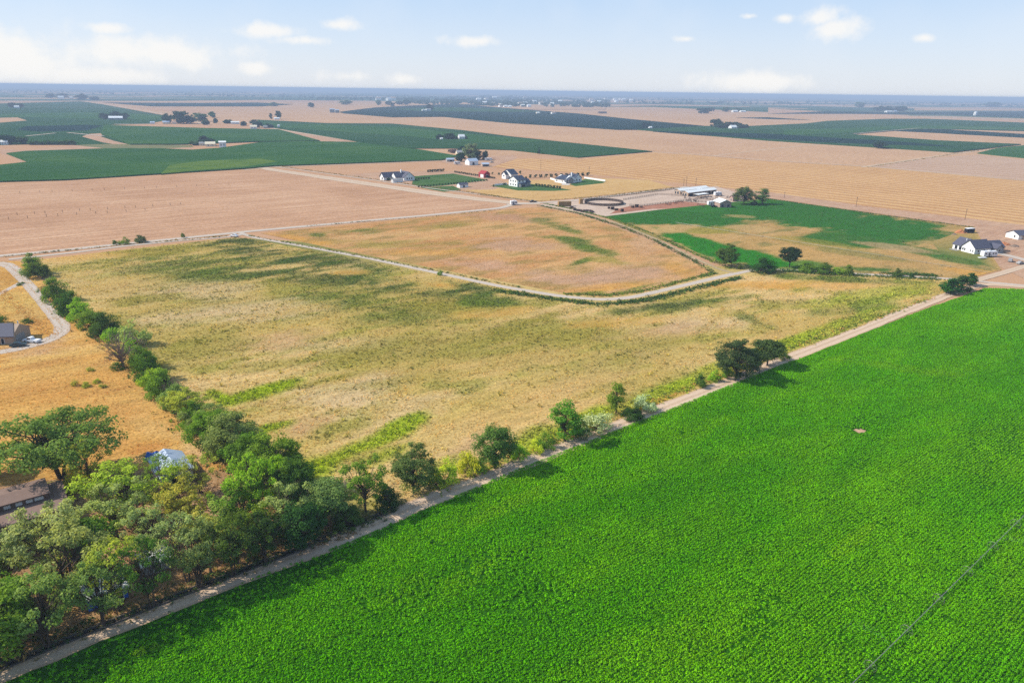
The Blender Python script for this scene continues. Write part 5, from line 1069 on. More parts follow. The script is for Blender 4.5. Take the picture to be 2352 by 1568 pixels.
# far buildings: (label, corner x, y, width m, depth m, wall h, roof h, wall, roof)
FAR = [('cream house with yellow gable above the big corn field', 472, 337, 13, 11, 3.6, 2.6, 'cream', 'cream'), ('small cream outbuilding left of the yellow gabled house', 458, 335, 8, 8, 3, 2, 'cream', 'grey'), ('white box shaped barn right of the cream house', 504, 339, 9, 14, 7.0, 1.2, 'white', 'metal'), ('pale house at the left end of the far farm row', 374, 285, 14, 10, 3.6, 3, 'cream', 'bluemetal'),
       ('small white house group left of the far farm row', 345, 285, 9, 8, 3, 2, 'white', 'bluemetal'), ('pale house beside the biggest dark far tree', 395, 285, 9, 8, 3, 2.4, 'cream', 'pink'), ('long white roofed barn in the far farm row', 531, 285, 18, 9, 3.6, 2.0, 'white', 'metal'), ('white house near the right end of the far farm row', 575, 296, 13, 10, 4.0, 3.0, 'white', 'cream'), ('small pale shed at the right end of the far farm row', 605, 295, 8, 7, 3, 2, 'tan', 'grey'), ('white pump shed beside the far diagonal road', 638, 294, 4, 4, 5, 1, 'white', 'metal'),
       ('small white house between the two far poplars', 630, 275, 14, 9, 3.2, 2.2, 'white', 'metal'), ('long pale hall between three trees far left', 250, 276, 30, 14, 5, 4, 'grey', 'white'), ('white house on the hazy farm near the left horizon', 133, 227, 30, 18, 8, 8, 'white', 'metal'), ('pale shed right of the hazy farm near the left horizon', 160, 227, 18, 12, 6, 5, 'tan', 'metal'), ('tiny white house far left below the horizon', 33, 249, 14, 10, 5, 4, 'white', 'metal'),
       ('white domed house in the long green field', 1055, 321, 10, 9, 5, 3.4, 'white', 'metal'), ('small white shed left in the long green field', 1012, 322, 4, 4, 2.6, 1, 'white', 'metal'), ('left of the two pale silo blocks in the far stubble', 758, 259, 16, 12, 11, 2, 'grey', 'bluemetal'), ('right of the two pale silo blocks in the far stubble', 770, 259.5, 14, 12, 9, 2, 'grey', 'bluemetal'),
       ('white house in front of the dark farm clump on the right', 1680, 297, 16, 12, 5, 4, 'white', 'metal'), ('pale roofed shed right in the dark farm clump', 1698, 295, 18, 9, 4, 2, 'slate', 'bluemetal'), ('white roof inside the left trees of the far right sheds', 1616, 260, 20, 12, 6, 4, 'white', 'metal'), ('long white shed among the far right trees', 1684, 258, 26, 14, 5, 4, 'white', 'metal'), ('second long white shed among the far right trees', 1702, 258, 30, 14, 4, 3, 'white', 'metal'),
       ('long white shed before the hazy clump at the far right', 2037, 259, 40, 16, 6, 3, 'white', 'metal'), ('pale shed right of the long white one at the far right', 2054, 259, 20, 12, 6, 4, 'grey', 'bluemetal'), ('tall white silo on the far right line of sheds', 2240, 266, 10, 10, 14, 4, 'white', 'metal'), ('white box shed beside the lone tree below the town', 979, 256, 18, 10, 8, 1, 'white', 'metal'), ('second white box shed beside the lone tree below the town', 970, 256, 12, 10, 6, 1, 'white', 'metal'),
       ('small barn alone on the far stubble below the town', 1268, 263, 14, 12, 6, 3, 'white', 'tan'), ('long dark barn alone on the far stubble below the town', 1376, 261, 34, 12, 5, 3, 'brown', 'brown'), ('pale barn left on the far stubble below the town', 1233, 262, 12, 10, 4, 3, 'cream', 'metal'), ('small white building at the left edge orchard', 2, 333, 8, 10, 4, 2, 'white', 'metal'), ('tiny white pump house by the striped field tree', 1492, 296, 7, 6, 3, 2, 'white', 'metal'), ('white house far left of the town', 1115, 0, 0, 0, 0, 0, 'white', 'metal')]
for (lab, x, y, lx, ly, hw, hr, wl, rf) in FAR:
    if lx == 0: continue
    h = site('silo_block' if 'silo' in lab else ('barn' if 'barn' in lab or 'hall' in lab else ('shed' if 'shed' in lab or 'roof in' in lab else 'house')), lab, 'barn' if 'barn' in lab else ('silo' if 'silo' in lab else ('shed' if 'shed' in lab else 'house')), (x, y), 22)
    block(h, 0, 0, lx, ly, hw, hr, 'x', BM[wl], BM[rf], 0.5); window(h, 'L', 0, ly * .35, .3, ly * .22, hw * .6, 'door', 'dark'); window(h, 'R', 0, lx * .2, hw * .3, lx * .16, hw * .4); window(h, 'R', 0, lx * .62, hw * .3, lx * .16, hw * .4)
rs = random.Random(8)
town = sorted([(rs.uniform(1090, 1390), rs.uniform(226, 248)) for i in range(24)] + [(rs.uniform(860, 905), rs.uniform(228, 232)) for i in range(4)] + [(rs.uniform(1410, 1480), rs.uniform(228, 236)) for i in range(6)])
for i, (x, y) in enumerate(town):
    h = site('house', '%s from the left of the tiny pale buildings in the far hazy town' % ordw(i + 1), 'house', (x, y), rs.uniform(0, 60), 'buildings of the far town'); s = 1 + max(0, (250 - y)) / 14
    block(h, 0, 0, 15 * s, 11 * s, 6 * s, 4 * s, 'x', BM['white'], BM['metal' if i % 3 else 'tan'], 0.5)
# ------------------------------------------------------------------ vehicles
def car(label, x, y, theta, body, kind='car', cat='car', world=None):
    p = G(x, y); o = thing({'car': 'parked_car', 'suv': 'parked_car', 'pickup': 'pickup_truck'}[kind], label, cat, (p[0], p[1], .1), math.radians(theta))
    L, W = (4.6, 1.8) if kind != 'pickup' else (5.6, 1.95)
    lo = [(-L / 2, .35), (L / 2, .35), (L / 2, .75), (L / 2 - .15, .95), (L * .22, 1.02), (-L / 2 + .1, 1.02), (-L / 2, .85)]
    MB().prism(lo, -W / 2, W / 2).build('body', body, o)
    if kind == 'car': cab = [(-L * .40, 1.021), (L * .20, 1.021), (L * .06, 1.48), (-L * .28, 1.48)]
    elif kind == 'suv': cab = [(-L * .48, 1.021), (L * .20, 1.021), (L * .08, 1.68), (-L * .46, 1.68)]
    else: cab = [(-L * .08, 1.021), (L * .24, 1.021), (L * .14, 1.75), (-L * .06, 1.75)]
    cb = MB().prism(cab, -W / 2 + .12, W / 2 - .12).build('cabin', body, o)
    zc = cab[2][1]; g = [(cab[0][0] + .25, 1.08), (cab[1][0] - .22, 1.08), (cab[2][0] - .08, zc - .1), (cab[3][0] + .12, zc - .1)]
    for s in (-1, 1): MB().prism(g, s * (W / 2 - .118), s * (W / 2 - .10)).build('window', BM['glass'], cb)
    ws = MB(); x0, x1 = cab[1][0], cab[2][0]; ws.v += [(x0 + .012, -W / 2 + .2, 1.06), (x0 + .012, W / 2 - .2, 1.06), (x1 + .03, W / 2 - .25, zc - .05), (x1 + .03, -W / 2 + .25, zc - .05)]; ws.f.append((0, 1, 2, 3)); ws.build('windscreen', BM['glass'], cb)
    for sx in (-L * .3, L * .31):
        for sy in (-1, 1):
            wl = MB().cyl((sx, sy * (W / 2 - .1), .34), 'y', .34, .24).build('wheel', BM['rubber'], o); MB().cyl((sx, sy * (W / 2 + .025), .34), 'y', .19, .02, 10).build('rim', BM['steel'], wl)
    for sy in (-1, 1): MB().quadbox(L / 2 + .002, L / 2 + .03, sy * W * .36 - .18, sy * W * .36 + .18, .62, .78).build('headlight', BM['trim'], o)
    return o
PA_ = {'white': plain('white_paint', (240, 240, 240), 0.3, 0.02, 1.0, k=0.8, spec=0.5), 'black': plain('black_paint', (28, 28, 32), 0.3, 0.02, 1.0, k=0.8, spec=0.5), 'silver': plain('silver_paint', (176, 174, 172), 0.3, 0.03, 1.0, spec=0.5), 'teal': plain('dark_teal_paint', (48, 70, 76), 0.3, 0.03, 1.0, k=0.8, spec=0.5)}
car('silver suv parked on the drive of the white house on the right', 2320, 601, 50, PA_['silver'], 'suv')
car('small grey car at the right edge beside the silver suv', 2344, 607, 20, PA_['silver'])
car('black pickup stopped at the road junction', 1224, 465, 200, PA_['black'], 'pickup', 'pickup')
car('white pickup parked beside the left house garage', 74, 786, 170, PA_['white'], 'pickup', 'pickup')
car('small dark car in front of the left house corner', 43, 796, 20, PA_['teal'])
car('white car parked at the fork of the diagonal track', 538, 544, 160, PA_['white'])
car('white van by the stables of the corral', 1626, 445, 40, PA_['white'], 'suv', 'van')
car('dark car in the corral yard near the small barn', 1640, 476, 10, PA_['black'])
car('grey car parked at the farm with the white shed', 1130, 374, 30, PA_['silver'])
def trailer(label, x, y, theta, L, cat='trailer', group=None):
    p = G(x, y); o = thing('travel_trailer', label, cat, (p[0], p[1], .1), math.radians(theta), group); W = 2.4
    MB().prism([(-L / 2, .6), (L / 2 - .2, .6), (L / 2, 1.2), (L / 2 - .1, 2.6), (L / 2 - .5, 3.1), (-L / 2 + .15, 3.1), (-L / 2, 2.9)], -W / 2, W / 2).build('body', PA_['white'], o)
    for i, u in enumerate((-L * .36, -L * .1, L * .18, L * .36)): MB().quadbox(u - .45, u + .45, -W / 2 - .03, -W / 2 - .004, 1.6 if i != 1 else .75, 2.3 if i != 1 else 2.5).build('window' if i != 1 else 'door', BM['glass'], o)
    MB().quadbox(-L * .2, L * .1, -W / 2 - .035, -W / 2 - .006, 1.1, 1.3).build('stripe', BM['slate'], o)
    for u in (-.5, .5):
        for s in (-1, 1): MB().cyl((u, s * (W / 2 - .12), .38), 'y', .38, .24).build('wheel', BM['rubber'], o)
    MB().quadbox(L / 2, L / 2 + 1.2, -.06, .06, .45, .58).build('hitch', BM['steel'], o); MB().quadbox(L / 2 + 1.0, L / 2 + 1.12, -.05, .05, 0, .45).build('jack', BM['steel'], o)
    MB().quadbox(-.8, .8, -.5, .5, 3.101, 3.4).build('roof_unit', BM['trim'], o)
    return o
trailer('white travel trailer parked before the white house on the right', 2270, 590, 12, 8.6)
trailer('left white trailer behind the stable sheds', 1606, 442, 30, 7, group='trailers at the corral'); trailer('right white trailer behind the stable sheds', 1617, 443, 20, 7, group='trailers at the corral')
trailer('white trailer in the corral yard left of the big trees', 1648, 450, 20, 6.5, group='trailers at the corral'); trailer('white trailer just left of the small corral barn', 1634, 472, 15, 6.5, group='trailers at the corral')
trailer('small white trailer by the road junction', 1180, 471, 20, 5); trailer('white trailer at the right of the farm with the white shed', 1122, 369, 15, 9)
trailer('white trailer left of the white metal barn', 1050, 378, 15, 7)
p = G(2256, 594); o = thing('cargo_sled', 'low white flat trailer lying before the travel trailer', 'trailer', (p[0], p[1], .1), math.radians(10)); MB().quadbox(-2.2, 2.2, -.8, .8, .45, .62).build('bed', BM['white'], o)
for u in (-.4, .4):
    for s in (-1, 1): MB().cyl((u, s * .9, .26), 'y', .26, .18).build('wheel', BM['rubber'], o)
# ------------------------------------------------------------------ poles and irrigation lines
def pole(label, x, y, top, theta=-50, group='utility poles'):
    p = G(x, y); hgt = height_at(p, top); o = thing('utility_pole', label, 'utility pole', (p[0], p[1], 0), math.radians(theta), group); r = max(.14, .28 / pxm(p))
    MB().tube([(0, 0, -.3), (0, 0, hgt)], [r * 1.2, r * .8], 7).build('post', BM['wood'], o); MB().quadbox(-r * .5, r * .5, -1.1, 1.1, hgt - .9, hgt - .75).build('crossarm', BM['wood'], o)
    for s in (-1, 0, 1): MB().cyl((0, s * .95, hgt - .62), 'z', .06, .22, 8).build('insulator', BM['trim'], o)
for (x, y, t, lab) in [(1570, 428, 410, 'left of the three poles behind the stable sheds'), (1576, 428, 405, 'middle and tallest of the three poles behind the stables'), (1598, 427, 409, 'right of the three poles behind the stable sheds'), (1966, 475, 452, 'utility pole on the striped stubble right of the big corral trees'), (2216, 505, 479, 'utility pole on the striped stubble above the white house'), (1801, 455, 440, 'short utility pole on the pasture edge right of the corral trees'), (1242, 388, 368, 'utility pole left on the striped stubble behind the houses'), (1353, 398, 383, 'utility pole on the stubble behind the long white house'), (336, 1198, 1138, 'wooden pole in the pale clearing between the lower left trees'), (1700, 452, 446, 'short pole beside the shed under the corral trees')]: pole(lab, x, y, t)
def wheel_line(label, a, b, n, hub=0.95, ext0=0.0, ext1=0.0, pipe_r=0.07):
    P, Q = G(*a), G(*b); d = Q - P; L = float(np.linalg.norm(d)); t = d / L; P = P - t * ext0; L += ext0 + ext1
    o = thing('wheel_line', label, 'irrigation line', (P[0], P[1], 0), math.atan2(t[1], t[0]))
    MB().tube([(0, 0, hub), (L, 0, hub)], pipe_r, 6).build('pipe', BM['steel'], o)
    wm = MB().ring((0, 0, hub), 'x', hub - .03, .028, 18, 4)
    for k in range(8): a_ = k * math.pi / 4; wm.tube([(0, 0, hub), (0, math.cos(a_) * (hub - .06), hub + math.sin(a_) * (hub - .06))], .015, 3)
    w0 = None
    for i in range(n):
        if w0 is None: w0 = wm.build('wheel', BM['steel'], o); c = w0
        else: c = link(w0.copy(), o)
        c.location = ((i + .5) * L / n, 0, 0)
    sp = MB().tube([(0, 0, hub + .08), (0, 0, hub + .55)], .03, 4).build('sprinkler', BM['steel'], o)
    for i in range(n - 1): c = sp if i == 0 else link(sp.copy(), o); c.location = ((i + 1) * L / n, 0, 0)
    return o, P, t, L
WL = wheel_line('long galvanised wheel line crossing the green crop in the lower right', (1968, 1568), (2352, 1190), 14, ext0=38, ext1=60)
wheel_line('long pale wheel line lying across the patchy pasture on the right', (1551, 513), (2271, 629), 16, 0.7, pipe_r=0.09)
# water spray from two sprinklers of the line: clouds of droplets in the air
wat, n_ = newmat('water_drops'); finish(n_, n_.add('ShaderNodeBsdfPrincipled', {'Base Color': (0.85, 0.9, 0.92, 1), 'Roughness': 0.2, 'Alpha': 0.22}).outputs[0])
for (x, y, dx, lab) in [(2040, 1490, -1, 'thin fan of water sprayed left of the wheel line near the bottom'), (2287, 1251, 1, 'thin fan of water sprayed near the upper part of the wheel line')]:
    p = G(x, y); rs2 = np.random.RandomState(int(x)); n = 150; s = rs2.uniform(0, 1, n); a = math.radians(135 if dx < 0 else -20) + rs2.normal(size=n) * 0.16
    R_ = 6.5 * s; X = p[0] + R_ * np.cos(a); Y = p[1] + R_ * np.sin(a); Z = 1.1 + 4.6 * s * (1 - s) * 0.9 - s * 0.5 + rs2.normal(size=n) * .12
    o6 = np.array([(1, 0, 0), (-1, 0, 0), (0, 1, 0), (0, -1, 0), (0, 0, 1), (0, 0, -1)]) * 0.022; f8 = np.array([(0, 2, 4), (2, 1, 4), (1, 3, 4), (3, 0, 4), (2, 0, 5), (1, 2, 5), (3, 1, 5), (0, 3, 5)])
    V = (np.stack([X, Y, Z], 1)[:, None] + o6[None]).reshape(-1, 3); Fq = (np.arange(n)[:, None, None] * 6 + f8[None]).reshape(-1, 3)
    me = npmesh('water_spray', V, Fq); me.materials.append(wat); tag(link(bpy.data.objects.new('water_spray', me)), lab, kind='stuff')

# irrigation risers standing in two lines on the tan stubble
rp = None
for (a, b, n, ln) in [((0, 497), (450, 468), 13, 'middle'), ((20, 504), (360, 482), 9, 'nearest'), ((0, 446), (560, 424), 14, 'farthest')]:
    for i in range(n):
        t = (i + .5 * ((i * 7) % 3) * .3) / n; x = a[0] + (b[0] - a[0]) * t; y = a[1] + (b[1] - a[1]) * t; p = G(x, y)
        o = thing('sprinkler_riser', '%s riser from the left in the %s riser line on the stubble' % (ordw(i + 1), ln), 'riser', (p[0], p[1], 0), 0, 'irrigation risers on the stubble')
        if rp is None: rp = MB().tube([(0, 0, 0), (0, 0, 1.5)], .12, 5).build('pipe', BM['rail'], o); rh = MB().cyl((0, 0, 1.56), 'z', .22, .12, 8).build('nozzle', BM['rail'], o)
        else: link(rp.copy(), o); link(rh.copy(), o)
# ================================================================== crops and weeds (uncounted growth)
TUFT = leaf_mat('crop_leaves', 'instancer', 0.3)
def tuft_mesh(name, seed, n, r, h, leaf, grassy=False):
    rs = np.random.RandomState(seed)
    a = rs.uniform(0, 6.283, n); rr = r * np.sqrt(rs.uniform(0.02, 1, n)); z = h * (1 - (rr / r) ** 2 * 0.6) * rs.uniform(0.55, 1.0, n)
    P = np.c_[rr * np.cos(a), rr * np.sin(a), z]
    if grassy:
        base = np.c_[P[:, :2] * 0.35, np.zeros(n)]; tip = P * 1.0
        side = np.c_[-np.sin(a), np.cos(a), np.zeros(n)] * leaf * rs.uniform(.6, 1.3, n)[:, None]
        V = np.stack([base - side, base + side, tip + side * .5, tip - side * .5], 1).reshape(-1, 3)
    else:
        N = np.c_[np.cos(a) * .6, np.sin(a) * .6, np.ones(n) * .8] + rs.normal(size=(n, 3)) * .35; N /= np.linalg.norm(N, axis=1)[:, None]
        U = np.cross(N, rs.normal(size=(n, 3))); U /= np.linalg.norm(U, axis=1)[:, None]; W = np.cross(N, U); s = (leaf * rs.uniform(.7, 1.3, n))[:, None]
        V = np.stack([P - U * s, P - W * s * .7, P + U * s, P + W * s * .7], 1).reshape(-1, 3); V[:, 2] = np.maximum(V[:, 2], 0)
    me = npmesh(name, V, np.arange(len(V)).reshape(-1, 4), {'lv': np.repeat(np.clip(.5 + rs.normal(size=n) * .18, 0, 1), 4)}); me.materials.append(TUFT)
    return bpy.data.objects.new(name, me)
def pcol(name, objs):
    c = bpy.data.collections.new(name)
    for o in objs: c.objects.link(o)
    return c
COLS = {'crop': pcol('crop_tufts', [tuft_mesh('crop_tuft', 100 + i, 14, .26, .36, .11) for i in range(5)]), 'weed': pcol('weed_tufts', [tuft_mesh('weed_tuft', 200 + i, 15, .42, .5, .055, True) for i in range(3)] + [tuft_mesh('weed_tuft', 210 + i, 11, .42, .42, .13) for i in range(3)])}
def gn_tree(coll):
    t = bpy.data.node_groups.new('scatter_' + coll.name, 'GeometryNodeTree'); t.interface.new_socket('Geometry', in_out='INPUT', socket_type='NodeSocketGeometry'); t.interface.new_socket('Geometry', in_out='OUTPUT', socket_type='NodeSocketGeometry')
    N = t.nodes; i = N.new('NodeGroupInput'); o = N.new('NodeGroupOutput'); ip = N.new('GeometryNodeInstanceOnPoints'); ci = N.new('GeometryNodeCollectionInfo'); ci.inputs['Collection'].default_value = coll; ci.inputs['Separate Children'].default_value = True; ci.inputs['Reset Children'].default_value = True
    def at(nm, ty): a = N.new('GeometryNodeInputNamedAttribute'); a.data_type = ty; a.inputs['Name'].default_value = nm; return a.outputs['Attribute']
    L = t.links; L.new(i.outputs[0], ip.inputs['Points']); L.new(ci.outputs[0], ip.inputs['Instance']); ip.inputs['Pick Instance'].default_value = True
    L.new(at('pick', 'INT'), ip.inputs['Instance Index']); L.new(at('rot', 'FLOAT_VECTOR'), ip.inputs['Rotation']); L.new(at('scl', 'FLOAT_VECTOR'), ip.inputs['Scale']); L.new(ip.outputs[0], o.inputs[0]); return t
GN = {k: gn_tree(c) for k, c in COLS.items()}
def scatter(name, label, kind, X, Y, s, col, seed=0, z=0.02, hs=None):
    n = len(X); rs = np.random.RandomState(seed); me = bpy.data.meshes.new(name); me.vertices.add(n)
    me.vertices.foreach_set('co', np.c_[X, Y, np.broadcast_to(z, n)].astype(np.float32).ravel())
    a = me.attributes.new('pick', 'INT', 'POINT'); a.data.foreach_set('value', rs.randint(0, len(COLS[kind].objects), n).astype(np.int32))
    r = np.zeros((n, 3), np.float32); r[:, 2] = rs.uniform(0, 6.283, n); me.attributes.new('rot', 'FLOAT_VECTOR', 'POINT').data.foreach_set('vector', r.ravel())
    sv = np.c_[s, s, s if hs is None else hs].astype(np.float32); me.attributes.new('scl', 'FLOAT_VECTOR', 'POINT').data.foreach_set('vector', sv.ravel())
    c4 = np.ones((n, 4), np.float32); c4[:, :3] = col; me.attributes.new('tcol', 'FLOAT_COLOR', 'POINT').data.foreach_set('color', c4.ravel())
    o = link(bpy.data.objects.new(name, me)); m = o.modifiers.new('scatter', 'NODES'); m.node_group = GN[kind]
    me.materials.append(TUFT)
    return tag(o, label, kind='stuff')
def jit(col, rs, a=0.2): return np.clip(col * rs.uniform(1 - a, 1 + a, (len(col), 1)) * rs.uniform(.94, 1.06, (len(col), 3)), 0, .9)
# rows of the bright green crop
rs = np.random.RandomState(77)
U0, V0 = uv39(N1p[:, 0], N1p[:, 1])
uu, vv = np.meshgrid(np.arange(-60, 430, .33), np.arange(V0.min(), V0.max(), .6)); uu = uu.ravel(); vv = vv.ravel()
uu = uu + rs.uniform(-.16, .16, uu.size); vv = vv + rs.normal(size=vv.size) * .06
X = uu * XD[0] + vv * YD[0]; Y = uu * XD[1] + vv * YD[1]
px, py = PXA(X, Y)
k = inside(N1p, X, Y) & (Y > 55) & (px > -330) & (px < 2680) & (py < 1800) & (py > 600)
X, Y, uu, vv, px, py = X[k], Y[k], uu[k], vv[k], px[k], py[k]
bare = G(1976, 990); db = np.hypot((X - bare[0]) / 2.1, (Y - bare[1]) / 1.5) + (fbm(X / 1.2, Y / 1.2, 4) - .5) * .8
gapu = np.abs(((uu + 4) % 18.3) - 9.15) < .35                       # tracks of the wheel line across the rows
thin = fbm(uu / 22, vv / 8, 61); edge_d = vv - np.interp(uu, *(lambda q: (q[0][np.argsort(q[0])], q[1][np.argsort(q[0])]))(uv39(np.array(EP)[:, 0], np.array(EP)[:, 1])))
clump = fbm(uu / .8, vv / .6, 71, 2)
keep = (db > 1) & (rs.uniform(size=X.size) > np.clip((.36 - clump) * 3, 0, .4)) & ~(gapu & (rs.uniform(size=X.size) < .55)) & (rs.uniform(size=X.size) > np.clip((thin - .62) * 4, 0, .35))
sparse = (edge_d > -6.5) & (px < 760)
keep &= ~(sparse & (rs.uniform(size=X.size) < .45 + .3 * (edge_d > -3)))
X, Y, uu, vv = X[keep], Y[keep], uu[keep], vv[keep]
s = (.95 + .5 * fbm(uu / 5, vv / 2, 63)) * rs.uniform(.75, 1.2, len(X))
rowy = np.clip((fbm(uu / 30, vv / 16, 67) - .50) * 9, 0, 1); s = s * (1 - .15 * rowy)
hs = s * (.85 + .35 * fbm(uu / 9, vv / 4, 65))
scatter('crop_rows', 'bright green leafy crop in rows filling the right foreground', 'crop', X, Y, s, jit(n1col(X, Y) * np.array([1.72, 1.68, 1.6]), rs, .17), 1, z=FZ['crop_field_soil'], hs=hs)
print('crop tufts', len(X))
def rand_in(P, n, seed):
    P = np.asarray(P); rs = np.random.RandomState(seed); lo, hi = P.min(0), P.max(0); q = rs.uniform(lo, hi, (int(n * 2.2), 2)); q = q[inside(P, q[:, 0], q[:, 1])][:n]; return q[:, 0], q[:, 1], rs
def weeds(name, label, P, n, seed, fn, smin, smax, bright=1.0, bias=0.5):
    X, Y, rs = rand_in(P, n, seed); c = fn(X, Y); green = np.clip((c[:, 1] / (c[:, 0] + 1e-4) - .62) / .5, 0, 1)
    u, v = uv39(X, Y); f = fbm(u / 6, v / 3, seed + 3); k = rs.uniform(size=len(X)) < (1 - bias) + bias * np.clip(green * 1.3 + (f - .4), 0, 1)
    X, Y, c, green, f = X[k], Y[k], c[k], green[k], f[k]
    s = (smin + (smax - smin) * np.clip(.55 * f + .6 * green * rs.uniform(.3, 1, len(X)), 0, 1)) * rs.uniform(.7, 1.3, len(X))
    dk = (rs.uniform(size=len(X)) < .05 + .16 * np.clip((fbm(u[k] / 12, v[k] / 5, seed + 8) - .5) * 5, 0, 1)) & (green > .2)
    c = np.where(dk[:, None], labn((124, 134, 72)), c * bright); s = np.where(dk, s * 1.35, s)
    return X, Y, s, jit(c, rs, .42)
acc = [weeds('', '', N2, 170000, 5, n2col, .34, 1.1, 1.8, .82), weeds('', '', N3, 60000, 6, n3col, .35, .9, 1.6, .7), weeds('', '', N4, 26000, 7, n4col, .35, .8, 1.45), weeds('', '', N5, 40000, 8, n5col, .35, .8, 1.6), weeds('', '', N6, 14000, 9, n6col, .4, 1.1, 1.2)]
X_, Y_, rs_ = rand_in(N2, 60000, 15); c_ = n2col(X_, Y_); g_ = np.clip((c_[:, 1] / (c_[:, 0] + 1e-4) - .62) / .5, 0, 1); u_, v_ = uv39(X_, Y_); k_ = rs_.uniform(size=len(X_)) < .22 * g_ * np.clip((fbm(u_ / 16, v_ / 7, 19) - .38) * 4, 0, 1)
acc.append((X_[k_], Y_[k_], rs_.uniform(1.0, 2.3, k_.sum()), jit(c_[k_] * np.array([1.3, 1.42, 1.05]), rs_, .38))); print('weed bushes', k_.sum())
WG = [(74, 100, 52), (60, 88, 44), (98, 116, 56)]; WL_ = [(140, 156, 50), (120, 136, 50), (104, 124, 48)]; WD = [(140, 126, 78), (170, 142, 88), (110, 106, 62)]
for a in [([(1240, 473), (1330, 491), (1420, 519), (1500, 551), (1600, 603), (1640, 629)], 1100, .7, 1.7, WG, 21, 1.1), ([(1250, 468), (1330, 484), (1420, 508), (1500, 538), (1600, 586), (1680, 618)], 900, .8, 1.8, WG + WL_, 22, .9), ([(1140, 668), (1290, 690), (1380, 700), (1480, 692), (1600, 662), (1700, 638)], 1300, .9, 2.2, WG, 23, 1.2), ([(1300, 676), (1400, 679), (1480, 668), (1640, 628)], 800, .8, 1.8, WG + WL_, 24, 1.0),
          ([(1780, 622), (1950, 632), (2150, 642)], 900, .8, 2.0, WG, 25, 1.6), ([(2030, 628), (2150, 634)], 400, 1.2, 2.4, WG, 26, 1.2), ([(0, 591), (250, 566), (520, 543)], 260, .6, 1.8, WD, 27, .6), ([(560, 540), (800, 583), (1000, 622), (1200, 662)], 320, .6, 1.6, WD + WG, 28, .6), ([(640, 382), (800, 404), (1000, 432), (1150, 452), (1230, 465)], 700, .8, 1.9, WD, 29, .7), ([(700, 520), (1000, 497), (1150, 482)], 160, .6, 1.6, WD, 30, .6),
          ([(975, 1140), (1200, 1046), (1500, 926), (1800, 804), (2140, 684)], 700, .7, 1.6, WL_ + [(196, 150, 84)], 31, .8), ([(0, 1520), (375, 1372), (588, 1290), (880, 1180)], 900, .7, 1.6, WG + WD, 32, 1.2), ([(1764, 457), (1990, 490), (2236, 523)], 700, .7, 1.8, WD + WG, 33, .7), ([(1100, 447), (1230, 463), (1380, 452), (1560, 431)], 600, .7, 1.8, WD, 34, 1.0), ([(2140, 363), (2200, 352), (2330, 336)], 200, 1, 3, WD, 35, 1.5), ([(1990, 385), (2130, 364)], 150, 1.0, 2.5, WD, 36, 1.2),
          ([(100, 660), (180, 730), (290, 815), (380, 905), (470, 1010), (560, 1090)], 1500, .7, 2.0, WG + WL_ + WD, 37, 2.0), ([(0, 668), (45, 708), (95, 752), (118, 772)], 400, .6, 1.2, [(214, 170, 100), (196, 150, 90)], 38, 1.4)]:
    acc.append(scrub(a[0], a[1], a[2], a[3], a[4], '', '', a[5], a[6]))
X, Y, s, c = (np.concatenate([q[i] for q in acc]) for i in range(4))
scatter('weeds', 'dry weeds and wild grass tufts covering the fields and verges', 'weed', X, Y, s, c, 2, z=FZ['tree_yard'])
print('weed tufts', len(X))
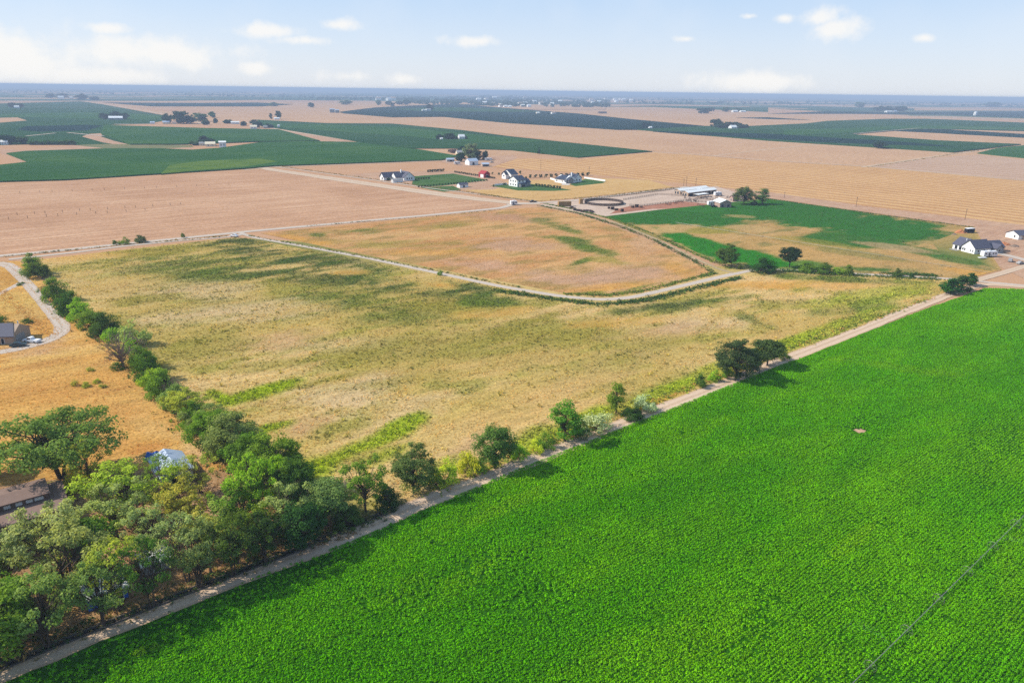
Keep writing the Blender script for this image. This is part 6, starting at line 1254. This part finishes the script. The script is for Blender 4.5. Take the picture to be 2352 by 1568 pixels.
# far woods and town trees: one hazy mass
rs = np.random.RandomState(91); pts = []
def wood(poly, n, h0, h1):
    P = np.array(poly); lo, hi = P.min(0), P.max(0); q = rs.uniform(lo, hi, (n * 3, 2)); q = q[inside(P, q[:, 0], q[:, 1])][:n]
    f = fbm(q[:, 0] / 26, q[:, 1] / 4, 7); q = q[f > .42]
    for x, y in q: g = G(x, y); pts.append((g[0], g[1], rs.uniform(h0, h1)))
wood([(900, 228), (1100, 220), (1250, 224), (1400, 232), (1400, 247), (1200, 246), (960, 240)], 1500, 9, 18)
wood([(1400, 234), (1500, 228), (1900, 232), (2352, 238), (2352, 246), (1900, 242), (1500, 240)], 700, 9, 16)
wood([(0, 205), (900, 217), (1176, 222), (1176, 228), (700, 226), (0, 214)], 600, 9, 16)
wood([(1300, 214), (2352, 230), (2352, 236), (1300, 226)], 600, 8, 15)
wood([(700, 224), (900, 226), (900, 231), (700, 230)], 160, 8, 14)
pts = np.array(pts); n = len(pts); m = 26
d = rs.normal(size=(n, m, 3)); d /= np.linalg.norm(d, axis=2)[..., None]; R = (pts[:, 2] * rs.uniform(.5, .8, n))[:, None, None]
Cc = np.c_[pts[:, :2], pts[:, 2] * .5][:, None] + d * np.concatenate([R, R, pts[:, 2][:, None, None] * .48], 2) * rs.uniform(.5, 1, (n, m, 1)) ** .4
N = d + rs.normal(size=d.shape) * .3; Uv = np.cross(N, rs.normal(size=d.shape)); Uv /= np.linalg.norm(Uv, axis=2)[..., None]; Wv = np.cross(N / np.linalg.norm(N, axis=2)[..., None], Uv); sz = (pts[:, 2] * .26)[:, None, None] * rs.uniform(.7, 1.3, (n, m, 1))
V = np.stack([Cc - Uv * sz, Cc - Wv * sz, Cc + Uv * sz, Cc + Wv * sz], 2).reshape(-1, 3); V[:, 2] = np.maximum(V[:, 2], .05)
me = npmesh('far_woodland', V, np.arange(len(V)).reshape(-1, 4), {'lv': np.repeat(np.clip(.5 + rs.normal(size=n * m) * .15, 0, 1), 4)}); me.materials.append(LEAF)
o = link(bpy.data.objects.new('far_woodland', me)); o.color = alb((46, 74, 50), .95) + (1,); tag(o, 'hazy belt of far trees round the town below the horizon', kind='stuff')
# ================================================================== the air
hz, n_ = newmat('haze'); v = n_.add('ShaderNodeVolumePrincipled', {'Color': (0.46, 0.57, 0.74, 1), 'Density': HAZE_D, 'Anisotropy': 0.0})
n_.l.new(v.outputs[0], n_.add('ShaderNodeOutputMaterial').inputs['Volume'])
b = E_ + 500
ho = MB().quadbox(-b, b, -b, b, -1.0, 84.0).build('haze', hz); tag(ho, 'pale blue summer haze lying over the whole plain', kind='stuff')
